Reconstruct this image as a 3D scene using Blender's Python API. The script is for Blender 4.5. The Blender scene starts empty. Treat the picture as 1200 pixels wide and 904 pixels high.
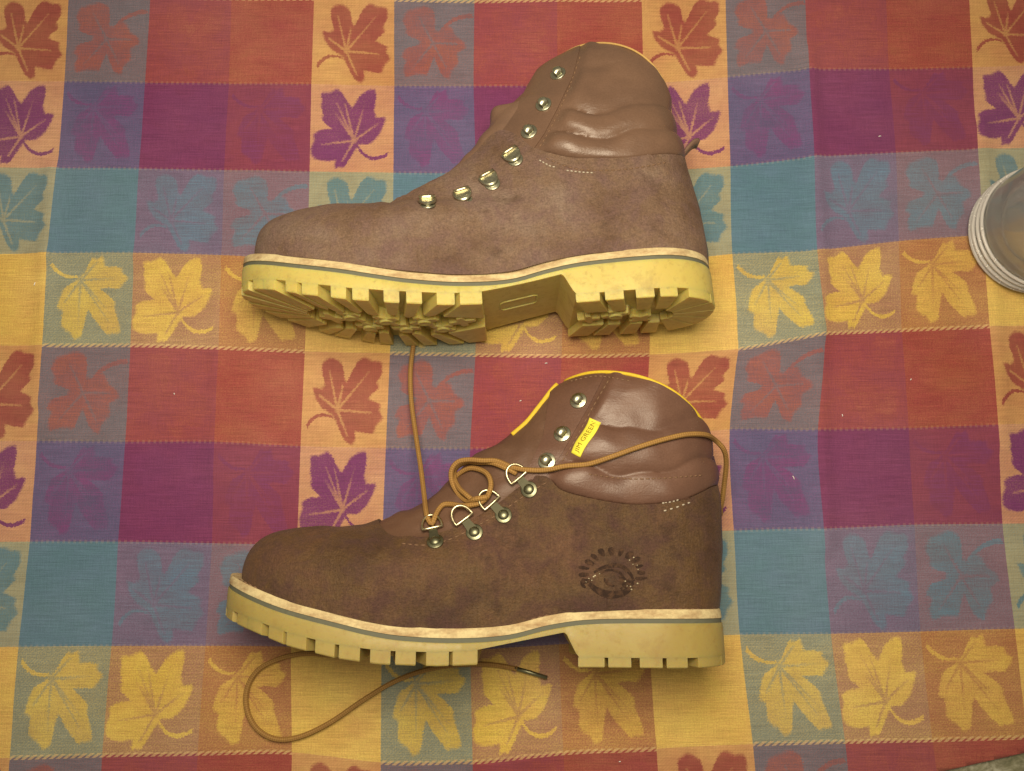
import bpy, bmesh, math, random
import numpy as np
from mathutils import Vector, Matrix, noise
from mathutils.bvhtree import BVHTree

random.seed(7)
scene = bpy.context.scene
COL = scene.collection

# ------------------------------------------------------------------ camera
CAM_H, CAM_F, CAM_PITCH = 0.57, 920.0, 0.1348      # metres, pixels of a 1200 px wide frame, radians
cam_data = bpy.data.cameras.new('camera')
cam = bpy.data.objects.new('camera', cam_data)
COL.objects.link(cam)
cam.location = (0, 0, CAM_H)
cam.rotation_euler = (CAM_PITCH, 0, 0)
cam_data.sensor_width = 36.0
cam_data.lens = CAM_F / 1200.0 * 36.0
cam_data.clip_start = 0.01
cam_data.clip_end = 20.0
scene.camera = cam

# ------------------------------------------------------------------ world and lamps
world = bpy.data.worlds.new('World')
scene.world = world
world.use_nodes = True
bg = world.node_tree.nodes['Background']
bg.inputs['Color'].default_value = (1.0, 0.83, 0.60, 1)
bg.inputs['Strength'].default_value = 0.24

def area_lamp(name, loc, target, size, power, color):
    d = bpy.data.lights.new(name, 'AREA')
    d.shape = 'DISK'; d.size = size; d.energy = power; d.color = color
    o = bpy.data.objects.new(name, d); COL.objects.link(o)
    o.location = loc
    o.rotation_euler = (Vector(target) - Vector(loc)).to_track_quat('-Z', 'Y').to_euler()
    return o
area_lamp('ceiling_lamp', (0.0, 0.17, 0.63), (0.0, 0.12, 0), 0.32, 5.0, (1.0, 0.83, 0.60))

vs = scene.view_settings
vs.view_transform = 'Standard'; vs.look = 'None'; vs.exposure = 0.0; vs.gamma = 1.0
vs.use_curve_mapping = False

# ------------------------------------------------------------------ helpers
TINT = (1.0, 0.83, 0.60)
def lin(v):
    v /= 255.0
    return v / 12.92 if v <= 0.04045 else ((v + 0.055) / 1.055) ** 2.4
def alb(r, g, b, k=1.0):
    """base colour of a thing that shows as (r, g, b) under the warm lamp"""
    return tuple(min(0.85, lin(c) * k / t) for c, t in zip((r, g, b), TINT)) + (1.0,)

CP, SP = math.cos(CAM_PITCH), math.sin(CAM_PITCH)
def ray(px, py):
    a, b, c = (px - 600) / CAM_F, -(py - 452) / CAM_F, -1.0
    return Vector((a, CP * b - SP * c, SP * b + CP * c))
def at(px, py, z=0.0):
    d = ray(px, py); t = (z - CAM_H) / d.z
    return Vector((0, 0, CAM_H)) + d * t

def catmull(pts, n):
    """n points evenly spaced along a smooth curve through pts"""
    P = np.array(pts, float)
    E = np.vstack([2 * P[0] - P[1], P, 2 * P[-1] - P[-2]])
    out = []
    for i in range(1, len(E) - 2):
        p0, p1, p2, p3 = E[i - 1], E[i], E[i + 1], E[i + 2]
        for u in np.linspace(0, 1, 24, endpoint=False):
            out.append(0.5 * ((2 * p1) + (-p0 + p2) * u + (2 * p0 - 5 * p1 + 4 * p2 - p3) * u * u + (-p0 + 3 * p1 - 3 * p2 + p3) * u ** 3))
    out.append(E[-2])
    out = np.array(out)
    s = np.concatenate([[0], np.cumsum(np.linalg.norm(np.diff(out, axis=0), axis=1))])
    q = np.linspace(0, s[-1], n)
    return np.stack([np.interp(q, s, out[:, k]) for k in range(out.shape[1])], -1)

def table(pts):
    xs = [p[0] for p in pts]; ys = [p[1] for p in pts]
    return lambda x: float(np.interp(x, xs, ys))
def stable(pts, n=200):
    """table through a smoothed curve, single valued in x"""
    c = catmull(pts, n); o = np.argsort(c[:, 0])
    return lambda x: float(np.interp(x, c[o, 0], c[o, 1]))
def smooth(a, b, x):
    u = min(1, max(0, (x - a) / (b - a))); return u * u * (3 - 2 * u)

def mesh_obj(name, verts, faces, mat, parent=None, shade=True, scale=1.0, sharp=None):
    me = bpy.data.meshes.new(name)
    me.from_pydata([tuple(c * scale for c in v) for v in verts], [], faces)
    me.update()
    if shade:
        me.polygons.foreach_set('use_smooth', [True] * len(me.polygons))
    if sharp: me.set_sharp_from_angle(angle=math.radians(sharp))
    me.materials.append(mat)
    o = bpy.data.objects.new(name, me); COL.objects.link(o)
    if parent: o.parent = parent
    return o

def tube(path, r, n=10, closed=False, flat=1.0, caps=True):
    """verts, faces of a tube along path (list of Vectors); r may be a list"""
    path = [Vector(p) for p in path]; m = len(path)
    V, Fc = [], []
    prev = None
    for i, p in enumerate(path):
        a = path[(i - 1) % m] if (closed or i > 0) else p
        b = path[(i + 1) % m] if (closed or i < m - 1) else p
        t = (b - a).normalized()
        if prev is None:
            ref = Vector((0, 0, 1)) if abs(t.z) < 0.9 else Vector((1, 0, 0))
            nrm = (ref - t * ref.dot(t)).normalized()
        else:
            nrm = (prev - t * prev.dot(t)).normalized()
        prev = nrm; bi = t.cross(nrm)
        rr = r[i] if isinstance(r, (list, tuple)) else r
        for k in range(n):
            ang = 2 * math.pi * k / n
            V.append(p + nrm * (math.cos(ang) * rr * flat) + bi * (math.sin(ang) * rr))
    for i in range(m if closed else m - 1):
        for k in range(n):
            a, b = i * n + k, i * n + (k + 1) % n
            j = (i + 1) % m
            Fc.append((a, b, j * n + (k + 1) % n, j * n + k))
    if caps and not closed:
        Fc.append(tuple(range(n))[::-1]); Fc.append(tuple((m - 1) * n + k for k in range(n)))
    return V, Fc

class Geo:
    def __init__(s): s.v, s.f = [], []
    def add(s, V, F):
        b = len(s.v); s.v += [tuple(v) for v in V]; s.f += [tuple(i + b for i in f) for f in F]
    def obj(s, name, mat, parent=None, shade=True, scale=1.0):
        return mesh_obj(name, s.v, s.f, mat, parent, shade, scale)

def lathe(profile, n=32):
    """profile of (r, h) -> verts, faces about z"""
    V, Fc = [], []
    for r, h in profile:
        for k in range(n):
            a = 2 * math.pi * k / n
            V.append((r * math.cos(a), r * math.sin(a), h))
    for i in range(len(profile) - 1):
        for k in range(n):
            k2 = (k + 1) % n
            Fc.append((i * n + k, i * n + k2, (i + 1) * n + k2, (i + 1) * n + k))
    return V, Fc

# ------------------------------------------------------------------ material helpers
class Nodes:
    def __init__(s, name):
        s.mat = bpy.data.materials.new(name); s.mat.use_nodes = True
        s.nt = s.mat.node_tree; s.n = s.nt.nodes; s.l = s.nt.links
        s.bsdf = s.n['Principled BSDF']
    def new(s, t, **kw):
        nd = s.n.new(t)
        for k, v in kw.items(): setattr(nd, k, v)
        return nd
    def put(s, sock, v):
        if v is None: return
        if isinstance(v, bpy.types.NodeSocket): s.l.new(v, sock)
        else: sock.default_value = v
    def m(s, op, a, b=None, c=None, clamp=False):
        nd = s.new('ShaderNodeMath', operation=op); nd.use_clamp = clamp
        s.put(nd.inputs[0], a); s.put(nd.inputs[1], b)
        if c is not None: s.put(nd.inputs[2], c)
        return nd.outputs[0]
    def mix(s, fac, a, b, blend='MIX'):
        nd = s.new('ShaderNodeMix', data_type='RGBA', blend_type=blend)
        s.put(nd.inputs[0], fac); s.put(nd.inputs[6], a); s.put(nd.inputs[7], b)
        return nd.outputs[2]
    def noise(s, vec, scale, detail=3.0, rough=0.55, dist=0.0):
        nd = s.new('ShaderNodeTexNoise')
        s.put(nd.inputs['Vector'], vec); nd.inputs['Scale'].default_value = scale
        nd.inputs['Detail'].default_value = detail; nd.inputs['Roughness'].default_value = rough
        nd.inputs['Distortion'].default_value = dist
        return nd.outputs['Fac']
    def ramp(s, fac, stops, interp='LINEAR'):
        nd = s.new('ShaderNodeValToRGB'); cr = nd.color_ramp; cr.interpolation = interp
        while len(cr.elements) < len(stops): cr.elements.new(0.5)
        for e, (p, c) in zip(cr.elements, stops):
            e.position = p; e.color = c if isinstance(c, tuple) else (c, c, c, 1)
        s.put(nd.inputs[0], fac)
        return nd.outputs[0]
    def rng(s, v, a, b, c, d):
        nd = s.new('ShaderNodeMapRange')
        s.put(nd.inputs[0], v)
        for i, q in enumerate((a, b, c, d)): nd.inputs[i + 1].default_value = q
        return nd.outputs[0]
    def scale(s, vec, sc):
        nd = s.new('ShaderNodeMapping'); s.put(nd.inputs[0], vec); nd.inputs['Scale'].default_value = sc
        return nd.outputs[0]
    def bump(s, h, strength, dist):
        nd = s.new('ShaderNodeBump'); s.put(nd.inputs['Height'], h)
        nd.inputs['Strength'].default_value = strength; nd.inputs['Distance'].default_value = dist
        s.l.new(nd.outputs[0], s.bsdf.inputs['Normal'])
    def obj(s):
        return s.new('ShaderNodeTexCoord').outputs['Object']
    def set(s, **kw):
        for k, v in kw.items(): s.put(s.bsdf.inputs[k.replace('_', ' ')], v)
        return s.mat

# ---- woven jacquard cloth: a plaid of warp and weft stripes with leaf motifs
LEAF = {   # base point of the blade, outline, vein directions as end points, stem (start, end, bow)
 'tall': ((.52, .64), [(.10,.08),(.20,.10),(.27,.07),(.31,.04),(.36,.07),(.41,.16),(.49,.27),(.56,.16),(.58,.12),(.67,.06),(.76,.03),(.79,.145),(.75,.27),(.79,.38),(.91,.36),(.876,.46),(.81,.59),(.70,.68),(.58,.68),(.54,.74),(.40,.96),(.35,.94),(.29,.97),(.31,.86),(.20,.88),(.10,.87),(.02,.83),(.01,.725),(.05,.65),(.035,.57),(.13,.52),(.26,.515),(.29,.49),(.20,.47),(.13,.41),(.15,.33),(.115,.26),(.14,.17)],
          [(.16,.14),(.30,.20),(.43,.30),(.66,.16),(.86,.40),(.10,.70),(.36,.92)], ((.55,.68),(.93,.79),.10)),
 'hang': ((.39, .30), [(.46,.2),(.52,.05),(.60,.08),(.65,.04),(.68,.16),(.78,.15),(.88,.17),(.86,.22),(.95,.27),(.83,.41),(.72,.38),(.60,.40),(.70,.45),(.80,.52),(.80,.62),(.86,.76),(.89,.91),(.80,.86),(.71,.91),(.64,.80),(.57,.73),(.50,.60),(.46,.73),(.44,.90),(.34,.94),(.30,.86),(.24,.84),(.17,.77),(.21,.64),(.13,.60),(.15,.51),(.20,.38),(.33,.31)],
          [(.58,.10),(.86,.28),(.70,.60),(.82,.86),(.38,.86),(.20,.56)], ((.36,.26),(.05,.13),-.05)),
 'wide': ((.41, .61), [(.295,.06),(.23,.10),(.20,.14),(.22,.25),(.26,.36),(.20,.40),(.11,.37),(.145,.49),(.225,.59),(.35,.665),(.39,.71),(.45,.825),(.505,.926),(.584,.98),(.64,.93),(.62,.83),(.75,.85),(.84,.86),(.88,.76),(.96,.69),(.90,.62),(.92,.547),(.77,.49),(.80,.44),(.89,.38),(.86,.30),(.92,.22),(.91,.08),(.80,.09),(.70,.04),(.60,.12),(.567,.22),(.52,.33),(.47,.27),(.46,.13),(.365,.07)],
          [(.30,.20),(.16,.44),(.47,.32),(.84,.12),(.86,.64),(.56,.92)], ((.36,.69),(.06,.80),.07)),
 'open': ((.49, .50), [(.156,.13),(.27,.10),(.387,.06),(.49,.11),(.52,.2),(.50,.34),(.58,.36),(.64,.29),(.72,.31),(.78,.42),(.883,.48),(.90,.55),(.79,.61),(.81,.73),(.72,.82),(.70,.92),(.6,.88),(.55,.77),(.50,.66),(.45,.77),(.42,.87),(.28,.86),(.13,.90),(.11,.76),(.17,.71),(.09,.67),(.138,.567),(.31,.533),(.33,.46),(.22,.44),(.138,.4),(.16,.33),(.10,.25)],
          [(.30,.18),(.80,.50),(.68,.82),(.22,.80)], ((.54,.42),(.98,.17),-.07)),
}
def cloth_material():
    M = Nodes('woven_cloth')
    uvn = M.new('ShaderNodeUVMap'); uvn.uv_map = 'weave'
    uv = uvn.outputs[0]
    obj = M.obj()
    # threads wander a little, so edges of motifs are stepped and ragged
    nz = M.new('ShaderNodeTexNoise'); M.put(nz.inputs['Vector'], M.scale(obj, (700, 1100, 1))); nz.inputs['Scale'].default_value = 1.0
    nz.inputs['Detail'].default_value = 1.0
    sep0 = M.new('ShaderNodeSeparateXYZ'); M.put(sep0.inputs[0], uv)
    sepn = M.new('ShaderNodeSeparateColor'); M.put(sepn.inputs[0], nz.outputs['Color'])
    u0, v0 = sep0.outputs[0], sep0.outputs[1]
    ju = M.m('MULTIPLY_ADD', sepn.outputs[0], 0.05, -0.025); jv = M.m('MULTIPLY_ADD', sepn.outputs[1], 0.035, -0.0175)
    u = M.m('MULTIPLY_ADD', ju, 0.16, u0); v = M.m('MULTIPLY_ADD', jv, 0.16, v0)
    fu0, fv0 = M.m('FRACT', u), M.m('FRACT', v)
    fu, fv = M.m('ADD', fu0, ju), M.m('ADD', fv0, jv)
    ci = M.m('FLOORED_MODULO', M.m('FLOOR', u), 4.0); ri = M.m('FLOORED_MODULO', M.m('FLOOR', v), 4.0)
    pc = M.m('FLOORED_MODULO', ci, 2.0); pr = M.m('FLOORED_MODULO', ri, 2.0)
    idx = M.m('DIVIDE', M.m('ADD', M.m('MULTIPLY_ADD', ri, 4.0, ci), 0.5), 16.0)
    #            blue warp           magenta warp        red warp            yellow warp
    ground = [[(128,114,110), (164,86,80),  (174,93,73),  (204,150,92)],
              [(116,102,120), (136,70,92),  (152,78,82),  (204,148,102)],
              [(112,132,132), (136,110,120), (148,112,110), (180,164,120)],
              [(152,148,118), (186,136,98), (190,130,84), (218,172,92)]]
    leafc  = [[(168,96,80),  (171,91,77),  (175,94,73),  (168,92,72)],
              [(134,74,106),  (138,72,96),  (128,68,98),  (134,70,100)],
              [(112,132,132), (114,134,136), (114,134,134), (112,134,128)],
              [(206,168,88),  (216,173,88), (210,163,84), (218,173,92)]]
    KC = 0.94
    st = lambda T: [((i) / 16.0, alb(*T[i // 4][i % 4], k=0.98 if T[i // 4][i % 4][0] > 195 else 0.80)) for i in range(16)]
    G = M.ramp(idx, st(ground), 'CONSTANT'); Lc = M.ramp(idx, st(leafc), 'CONSTANT')
    keys = ['open', 'wide', 'hang', 'tall']            # even / odd stripe columns of the red and teal rows, then of the other two
    k4i = M.m('DIVIDE', M.m('ADD', M.m('MULTIPLY_ADD', pr, 2.0, pc), 0.5), 4.0)
    def per_leaf(fn):
        nd = M.new('ShaderNodeSeparateColor')
        M.put(nd.inputs[0], M.ramp(k4i, [(i / 4.0, tuple(fn(LEAF[k])) + (1.0,)) for i, k in enumerate(keys)], 'CONSTANT'))
        return nd.outputs
    def stem(L):
        (s0, s1, bow) = L[3]; ln = math.hypot(s1[0] - s0[0], s1[1] - s0[1])
        return s0, ((s1[0] - s0[0]) / ln, (s1[1] - s0[1]) / ln), ln, bow
    p1 = per_leaf(lambda L: (L[0][0], L[0][1], stem(L)[3] + 0.5))
    p2 = per_leaf(lambda L: (stem(L)[0][0], stem(L)[0][1], stem(L)[2]))
    p3 = per_leaf(lambda L: (stem(L)[1][0] * .5 + .5, stem(L)[1][1] * .5 + .5, 0.0))
    dx, dy = M.m('SUBTRACT', fu, p1[0]), M.m('SUBTRACT', fv, p1[1])
    r = M.m('SQRT', M.m('ADD', M.m('MULTIPLY', dx, dx), M.m('MULTIPLY', dy, dy)))
    th = M.m('ADD', M.m('DIVIDE', M.m('ARCTAN2', dy, dx), 2 * math.pi), 0.5)
    N = 96
    def radii(L):
        (bx, by), out = L[0], L[1]; rad = []; poly = out + out[:1]
        for i in range(N):
            a = 2 * math.pi * (i / N - 0.5); c, s_ = math.cos(a), math.sin(a); best = 0.03
            for (x0, y0), (x1, y1) in zip(poly[:-1], poly[1:]):
                ex, ey = x1 - x0, y1 - y0; det = c * -ey + ex * s_
                if abs(det) < 1e-9: continue
                t = ((x0 - bx) * -ey + ex * (y0 - by)) / det; w = (c * (y0 - by) - s_ * (x0 - bx)) / det
                if t > 0 and -1e-6 <= w <= 1 + 1e-6: best = max(best, t)
            rad.append(best)
        return rad
    def veinang(L):
        (bx, by), va = L[0], [math.atan2(y - L[0][1], x - L[0][0]) for x, y in L[2]]
        return [min(0.5, min(abs((2 * math.pi * (i / N - 0.5) - b_ + math.pi) % (2 * math.pi) - math.pi) for b_ in va)) for i in range(N)]
    def four_curves(fn):
        def fill(cu, sm):
            cu.points[0].location = (0, sm[0]); cu.points[1].location = (1, sm[0])
            for i in range(1, N): cu.points.new(i / N, sm[i])
            for p in cu.points: p.handle_type = 'VECTOR'
        cc = M.new('ShaderNodeCombineColor')
        for i in range(3): M.put(cc.inputs[i], th)
        rc = M.new('ShaderNodeRGBCurve'); fc = M.new('ShaderNodeFloatCurve')
        for i in range(3): fill(rc.mapping.curves[i], fn(LEAF[keys[i]]))
        rc.mapping.update(); M.put(rc.inputs[1], cc.outputs[0])
        fill(fc.mapping.curves[0], fn(LEAF[keys[3]])); fc.mapping.update(); M.put(fc.inputs[1], th)
        so = M.new('ShaderNodeSeparateColor'); M.put(so.inputs[0], rc.outputs[0])
        def sel(f, a, b):
            return M.m('MULTIPLY_ADD', M.m('SUBTRACT', b, a), f, a)
        return sel(pr, sel(pc, so.outputs[0], so.outputs[1]), sel(pc, so.outputs[2], fc.outputs[0]))
    R = four_curves(radii); vein_d = M.m('MULTIPLY', four_curves(veinang), r)
    blade = M.m('MULTIPLY_ADD', M.m('SUBTRACT', R, r), 26.0, 0.5, clamp=True)
    vein = M.m('MULTIPLY', M.m('MULTIPLY_ADD', M.m('SUBTRACT', M.m('MULTIPLY_ADD', r, -0.018, 0.0145), vein_d), 70.0, 0.5, clamp=True), M.m('LESS_THAN', M.m('DIVIDE', r, R), 0.78))
    cx, cy = M.m('MULTIPLY_ADD', p3[0], 2.0, -1.0), M.m('MULTIPLY_ADD', p3[1], 2.0, -1.0)
    ax, ay = M.m('SUBTRACT', fu, p2[0]), M.m('SUBTRACT', fv, p2[1])
    al = M.m('ADD', M.m('MULTIPLY', ax, cx), M.m('MULTIPLY', ay, cy))
    pe = M.m('SUBTRACT', M.m('MULTIPLY', ay, cx), M.m('MULTIPLY', ax, cy))
    q = M.m('DIVIDE', al, p2[2])
    arc = M.m('MULTIPLY', M.m('MULTIPLY', q, M.m('SUBTRACT', 1.0, q)), M.m('MULTIPLY_ADD', p1[2], 4.0, -2.0))
    near = M.m('LESS_THAN', M.m('ABSOLUTE', M.m('SUBTRACT', pe, arc)), M.m('MULTIPLY_ADD', al, 0.03, 0.014))
    inr = M.m('MULTIPLY', M.m('GREATER_THAN', al, 0.0), M.m('LESS_THAN', q, 1.0))
    mask = M.m('MAXIMUM', M.m('SUBTRACT', blade, M.m('MULTIPLY', vein, 0.7), clamp=True), M.m('MULTIPLY', near, inr))
    # yarn: weft streaks, twill speckle, faded and blotchy motifs
    streak = M.noise(M.scale(obj, (38, 1300, 1)), 1.0, 3.0, 0.75)
    warp = M.noise(M.scale(obj, (1500, 70, 1)), 1.0, 2.0, 0.6)
    speck = M.noise(M.scale(obj, (1000, 1000, 1)), 1.0, 2.0, 0.7)
    blot = M.noise(M.scale(obj, (26, 40, 1)), 1.0, 4.0, 0.65)
    patch = M.noise(M.scale(obj, (6, 7, 1)), 1.0, 3.0)
    strength = [.70, .45, .4, 1.0,  .48, .5, .40, 1.0,  .5, .58, .64, .92,  .9, .97, .92, 1.0]
    cell = M.ramp(idx, [(i / 16.0, strength[i]) for i in range(16)], 'CONSTANT')
    fade = M.m('MULTIPLY', M.m('SUBTRACT', 1.0, cell), M.m('MULTIPLY', M.m('SUBTRACT', M.m('ADD', streak, blot), 1.0), 2.6))
    mask_e = M.m('MULTIPLY', mask, M.m('ADD', cell, fade, clamp=True))
    sepo = M.new('ShaderNodeSeparateXYZ'); M.put(sepo.inputs[0], obj)
    diag = M.m('SINE', M.m('MULTIPLY', M.m('SUBTRACT', sepo.outputs[0], sepo.outputs[1]), 2 * math.pi / 0.0024))
    tw = M.m('MULTIPLY', diag, M.m('MULTIPLY', M.m('SUBTRACT', 1.0, mask), 0.07))
    sp = M.m('MULTIPLY', M.m('SUBTRACT', M.rng(speck, 0.3, 0.7, 0, 1), 0.3), 0.5)
    wear = M.m('MULTIPLY', M.m('SUBTRACT', M.noise(M.scale(obj, (9, 22, 1)), 1.0, 3.0), 0.5), 0.6)
    fac = M.m('ADD', M.m('ADD', M.m('MULTIPLY', mask_e, 0.88), sp), M.m('ADD', tw, wear), clamp=True)
    colr = M.mix(fac, G, Lc)
    # corded line between the gold and the red rows, faint stitched line between the others
    k4 = M.m('ROUND', v0); dv = M.m('ABSOLUTE', M.m('SUBTRACT', v0, k4))
    is4 = M.m('LESS_THAN', M.m('FLOORED_MODULO', M.m('ADD', k4, 0.25), 4.0), 1.0)
    notgold = M.m('LESS_THAN', ci, 2.5)
    rope = M.m('GREATER_THAN', M.m('SINE', M.m('MULTIPLY', M.m('ADD', u0, M.m('MULTIPLY', M.m('SUBTRACT', v0, k4), 1.6)), 2 * math.pi * 13)), -0.25)
    line = M.m('MULTIPLY', M.m('MULTIPLY', M.m('LESS_THAN', dv, 0.021), rope), M.m('MULTIPLY', is4, M.m('MULTIPLY_ADD', notgold, 0.5, 0.1)))
    zig = M.m('GREATER_THAN', M.m('SINE', M.m('MULTIPLY', u0, 2 * math.pi * 16)), 0.1)
    line2 = M.m('MULTIPLY', M.m('MULTIPLY', M.m('LESS_THAN', dv, 0.018), zig), M.m('MULTIPLY', M.m('SUBTRACT', 1.0, is4), 0.10))
    colr = M.mix(M.m('ADD', line, line2, clamp=True), colr, alb(222, 178, 116, k=KC))
    val = M.m('MULTIPLY', M.rng(streak, 0.25, 0.75, 0.74, 1.24), M.rng(warp, 0.25, 0.75, 0.91, 1.09))
    val = M.m('MULTIPLY', val, M.rng(speck, 0.2, 0.8, 0.84, 1.16))
    val = M.m('MULTIPLY', val, M.m('MULTIPLY', M.rng(patch, 0.3, 0.7, 0.92, 1.07), M.rng(blot, 0.3, 0.7, 0.93, 1.07)))
    hsv = M.new('ShaderNodeHueSaturation'); M.put(hsv.inputs['Color'], colr); M.put(hsv.inputs['Value'], val)
    M.put(hsv.inputs['Hue'], M.m('ADD', M.rng(blot, 0.25, 0.75, 0.487, 0.513), M.rng(speck, 0.25, 0.75, -0.014, 0.014)))
    M.put(hsv.inputs['Saturation'], M.rng(patch, 0.3, 0.7, 1.14, 1.0))
    h = M.m('ADD', M.m('ADD', streak, warp), M.m('MULTIPLY', speck, 0.9))
    M.bump(h, 0.5, 0.0005)
    return M.set(Base_Color=hsv.outputs[0], Roughness=0.88, Specular_IOR_Level=0.25, Sheen_Weight=0.04, Sheen_Roughness=0.6)

def suede_material(name, k, hue):
    M = Nodes(name); o = M.obj()
    big = M.noise(o, 22, 4, 0.6); mid = M.noise(o, 75, 4, 0.65, 0.4); fine = M.noise(o, 900, 3, 0.7); nap = M.noise(M.scale(o, (1, 2.2, 1)), 320, 3, 0.7)
    c1 = M.ramp(big, [(0.32, alb(*hue[0], k=k)), (0.5, alb(*hue[1], k=k)), (0.68, alb(*hue[2], k=k))])
    c2 = M.mix(M.rng(mid, 0.42, 0.68, 0.0, 0.8), c1, alb(*hue[3], k=k))
    smudge = M.noise(M.scale(o, (1, 1.3, 1)), 34, 5, 0.7, 0.15)
    c2 = M.mix(M.rng(smudge, 0.56, 0.72, 0.0, 0.75), c2, alb(*hue[0], k=k * 0.72))
    val = M.m('MULTIPLY', M.rng(fine, 0.25, 0.75, 0.66, 1.34), M.rng(nap, 0.25, 0.75, 0.82, 1.18))
    hsv = M.new('ShaderNodeHueSaturation'); M.put(hsv.inputs['Color'], c2); M.put(hsv.inputs['Value'], val)
    scuff = M.noise(M.scale(o, (3.2, 0.7, 1)), 150, 4, 0.7, 1.2)
    M.bump(M.m('ADD', M.m('MULTIPLY', fine, 0.9), M.m('ADD', nap, M.m('ADD', M.m('MULTIPLY', mid, 3.0), M.m('MULTIPLY', scuff, 1.2)))), 0.7, 0.0007)
    return M.set(Base_Color=hsv.outputs[0], Roughness=M.rng(mid, 0.35, 0.7, 0.58, 0.85), Specular_IOR_Level=0.35, Sheen_Weight=0.08, Sheen_Roughness=0.5, Sheen_Tint=(0.8, 0.6, 0.45, 1))

def leather_material(name, k, a, b, rough=0.36):
    M = Nodes(name); o = M.obj()
    big = M.noise(o, 30, 4, 0.6); fine = M.noise(o, 1100, 3, 0.65)
    vor = M.new('ShaderNodeTexVoronoi'); M.put(vor.inputs['Vector'], o); vor.inputs['Scale'].default_value = 750
    c = M.mix(M.rng(big, 0.3, 0.7, 0, 1), alb(*a, k=k), alb(*b, k=k))
    hsv = M.new('ShaderNodeHueSaturation'); M.put(hsv.inputs['Color'], c); M.put(hsv.inputs['Value'], M.rng(fine, 0.25, 0.75, 0.88, 1.12))
    cre = M.noise(M.scale(o, (0.5, 1.6, 1)), 130, 4, 0.6, 1.0)
    M.bump(M.m('ADD', M.m('MULTIPLY', vor.outputs['Distance'], 0.2), M.m('ADD', M.m('MULTIPLY', fine, 0.2), M.m('MULTIPLY', cre, 1.4))), 0.32, 0.0006)
    rr = M.m('ADD', M.rng(big, 0.3, 0.7, rough - 0.05, rough + 0.09), M.rng(fine, 0.3, 0.7, -0.03, 0.05))
    return M.set(Base_Color=hsv.outputs[0], Roughness=rr, Specular_IOR_Level=0.45)

def rubber_material(name, a, b):
    M = Nodes(name); o = M.obj()
    n1 = M.noise(o, 35, 4, 0.6); n2 = M.noise(o, 260, 4, 0.7)
    c = M.mix(M.rng(n1, 0.3, 0.7, 0, 1), alb(*a), alb(*b))
    c = M.mix(M.rng(n2, 0.55, 0.78, 0, 0.55), c, alb(140, 104, 46))
    n3 = M.noise(o, 55, 5, 0.7, 0.6); c = M.mix(M.rng(n3, 0.52, 0.74, 0, 0.5), c, alb(150, 112, 52))
    M.bump(n2, 0.2, 0.0004)
    s = M.set(Base_Color=c, Roughness=M.rng(n2, 0.3, 0.7, 0.42, 0.6), Subsurface_Weight=0.45)
    M.bsdf.inputs['Subsurface Radius'].default_value = (1.0, 0.5, 0.1)
    M.bsdf.inputs['Subsurface Scale'].default_value = 0.012
    return s

def plain(name, rgb, rough=0.6, metal=0.0, spec=0.5, vary=0.15, sc=300, bump=0.0, k=1.0):
    M = Nodes(name); o = M.obj()
    n = M.noise(o, sc, 4, 0.65)
    hsv = M.new('ShaderNodeHueSaturation'); hsv.inputs['Color'].default_value = alb(*rgb, k=k)
    M.put(hsv.inputs['Value'], M.rng(n, 0.25, 0.75, 1 - vary, 1 + vary))
    if bump: M.bump(n, bump, 0.0005)
    return M.set(Base_Color=hsv.outputs[0], Roughness=M.rng(n, 0.3, 0.7, max(0.05, rough - 0.08), rough + 0.08), Metallic=metal, Specular_IOR_Level=spec)

def welt_material():
    M = Nodes('welt_leather'); o = M.obj()
    n1 = M.noise(M.scale(o, (1, 3, 1)), 60, 4, 0.65); n2 = M.noise(o, 500, 3, 0.7)
    c = M.mix(M.rng(n1, 0.42, 0.72, 0, 1), alb(214, 184, 122), alb(168, 128, 80))
    hsv = M.new('ShaderNodeHueSaturation'); M.put(hsv.inputs['Color'], c); M.put(hsv.inputs['Value'], M.rng(n2, 0.25, 0.75, 0.82, 1.15))
    M.bump(n2, 0.4, 0.0006)
    return M.set(Base_Color=hsv.outputs[0], Roughness=0.8, Specular_IOR_Level=0.25)

def lace_material():
    M = Nodes('lace_cord'); o = M.obj()
    uvn = M.new('ShaderNodeUVMap'); uvn.uv_map = 'cord'
    sp = M.new('ShaderNodeSeparateXYZ'); M.put(sp.inputs[0], uvn.outputs[0])
    a = M.m('SINE', M.m('MULTIPLY', M.m('ADD', sp.outputs[0], sp.outputs[1]), 2 * math.pi * 3))
    b = M.m('SINE', M.m('MULTIPLY', M.m('SUBTRACT', sp.outputs[0], sp.outputs[1]), 2 * math.pi * 3))
    w = M.m('MULTIPLY_ADD', M.m('MULTIPLY', a, b), 0.5, 0.5)
    n = M.noise(o, 260, 3, 0.6)
    c = M.mix(w, alb(132, 90, 38), alb(176, 128, 60))
    c = M.mix(M.rng(n, 0.35, 0.75, 0, 0.5), c, alb(140, 96, 48))
    M.bump(w, 0.5, 0.0004)
    return M.set(Base_Color=c, Roughness=0.72, Specular_IOR_Level=0.35)

def stamp_material():
    M = Nodes('stamp_dark'); o = M.obj()
    n = M.noise(o, 260, 4, 0.7, 0.4)
    c = M.mix(M.rng(n, 0.46, 0.66, 0, 0.9), alb(54, 38, 27), alb(90, 62, 40))
    M.bump(n, 0.5, 0.0006)
    return M.set(Base_Color=c, Roughness=0.9, Specular_IOR_Level=0.1)

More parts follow.
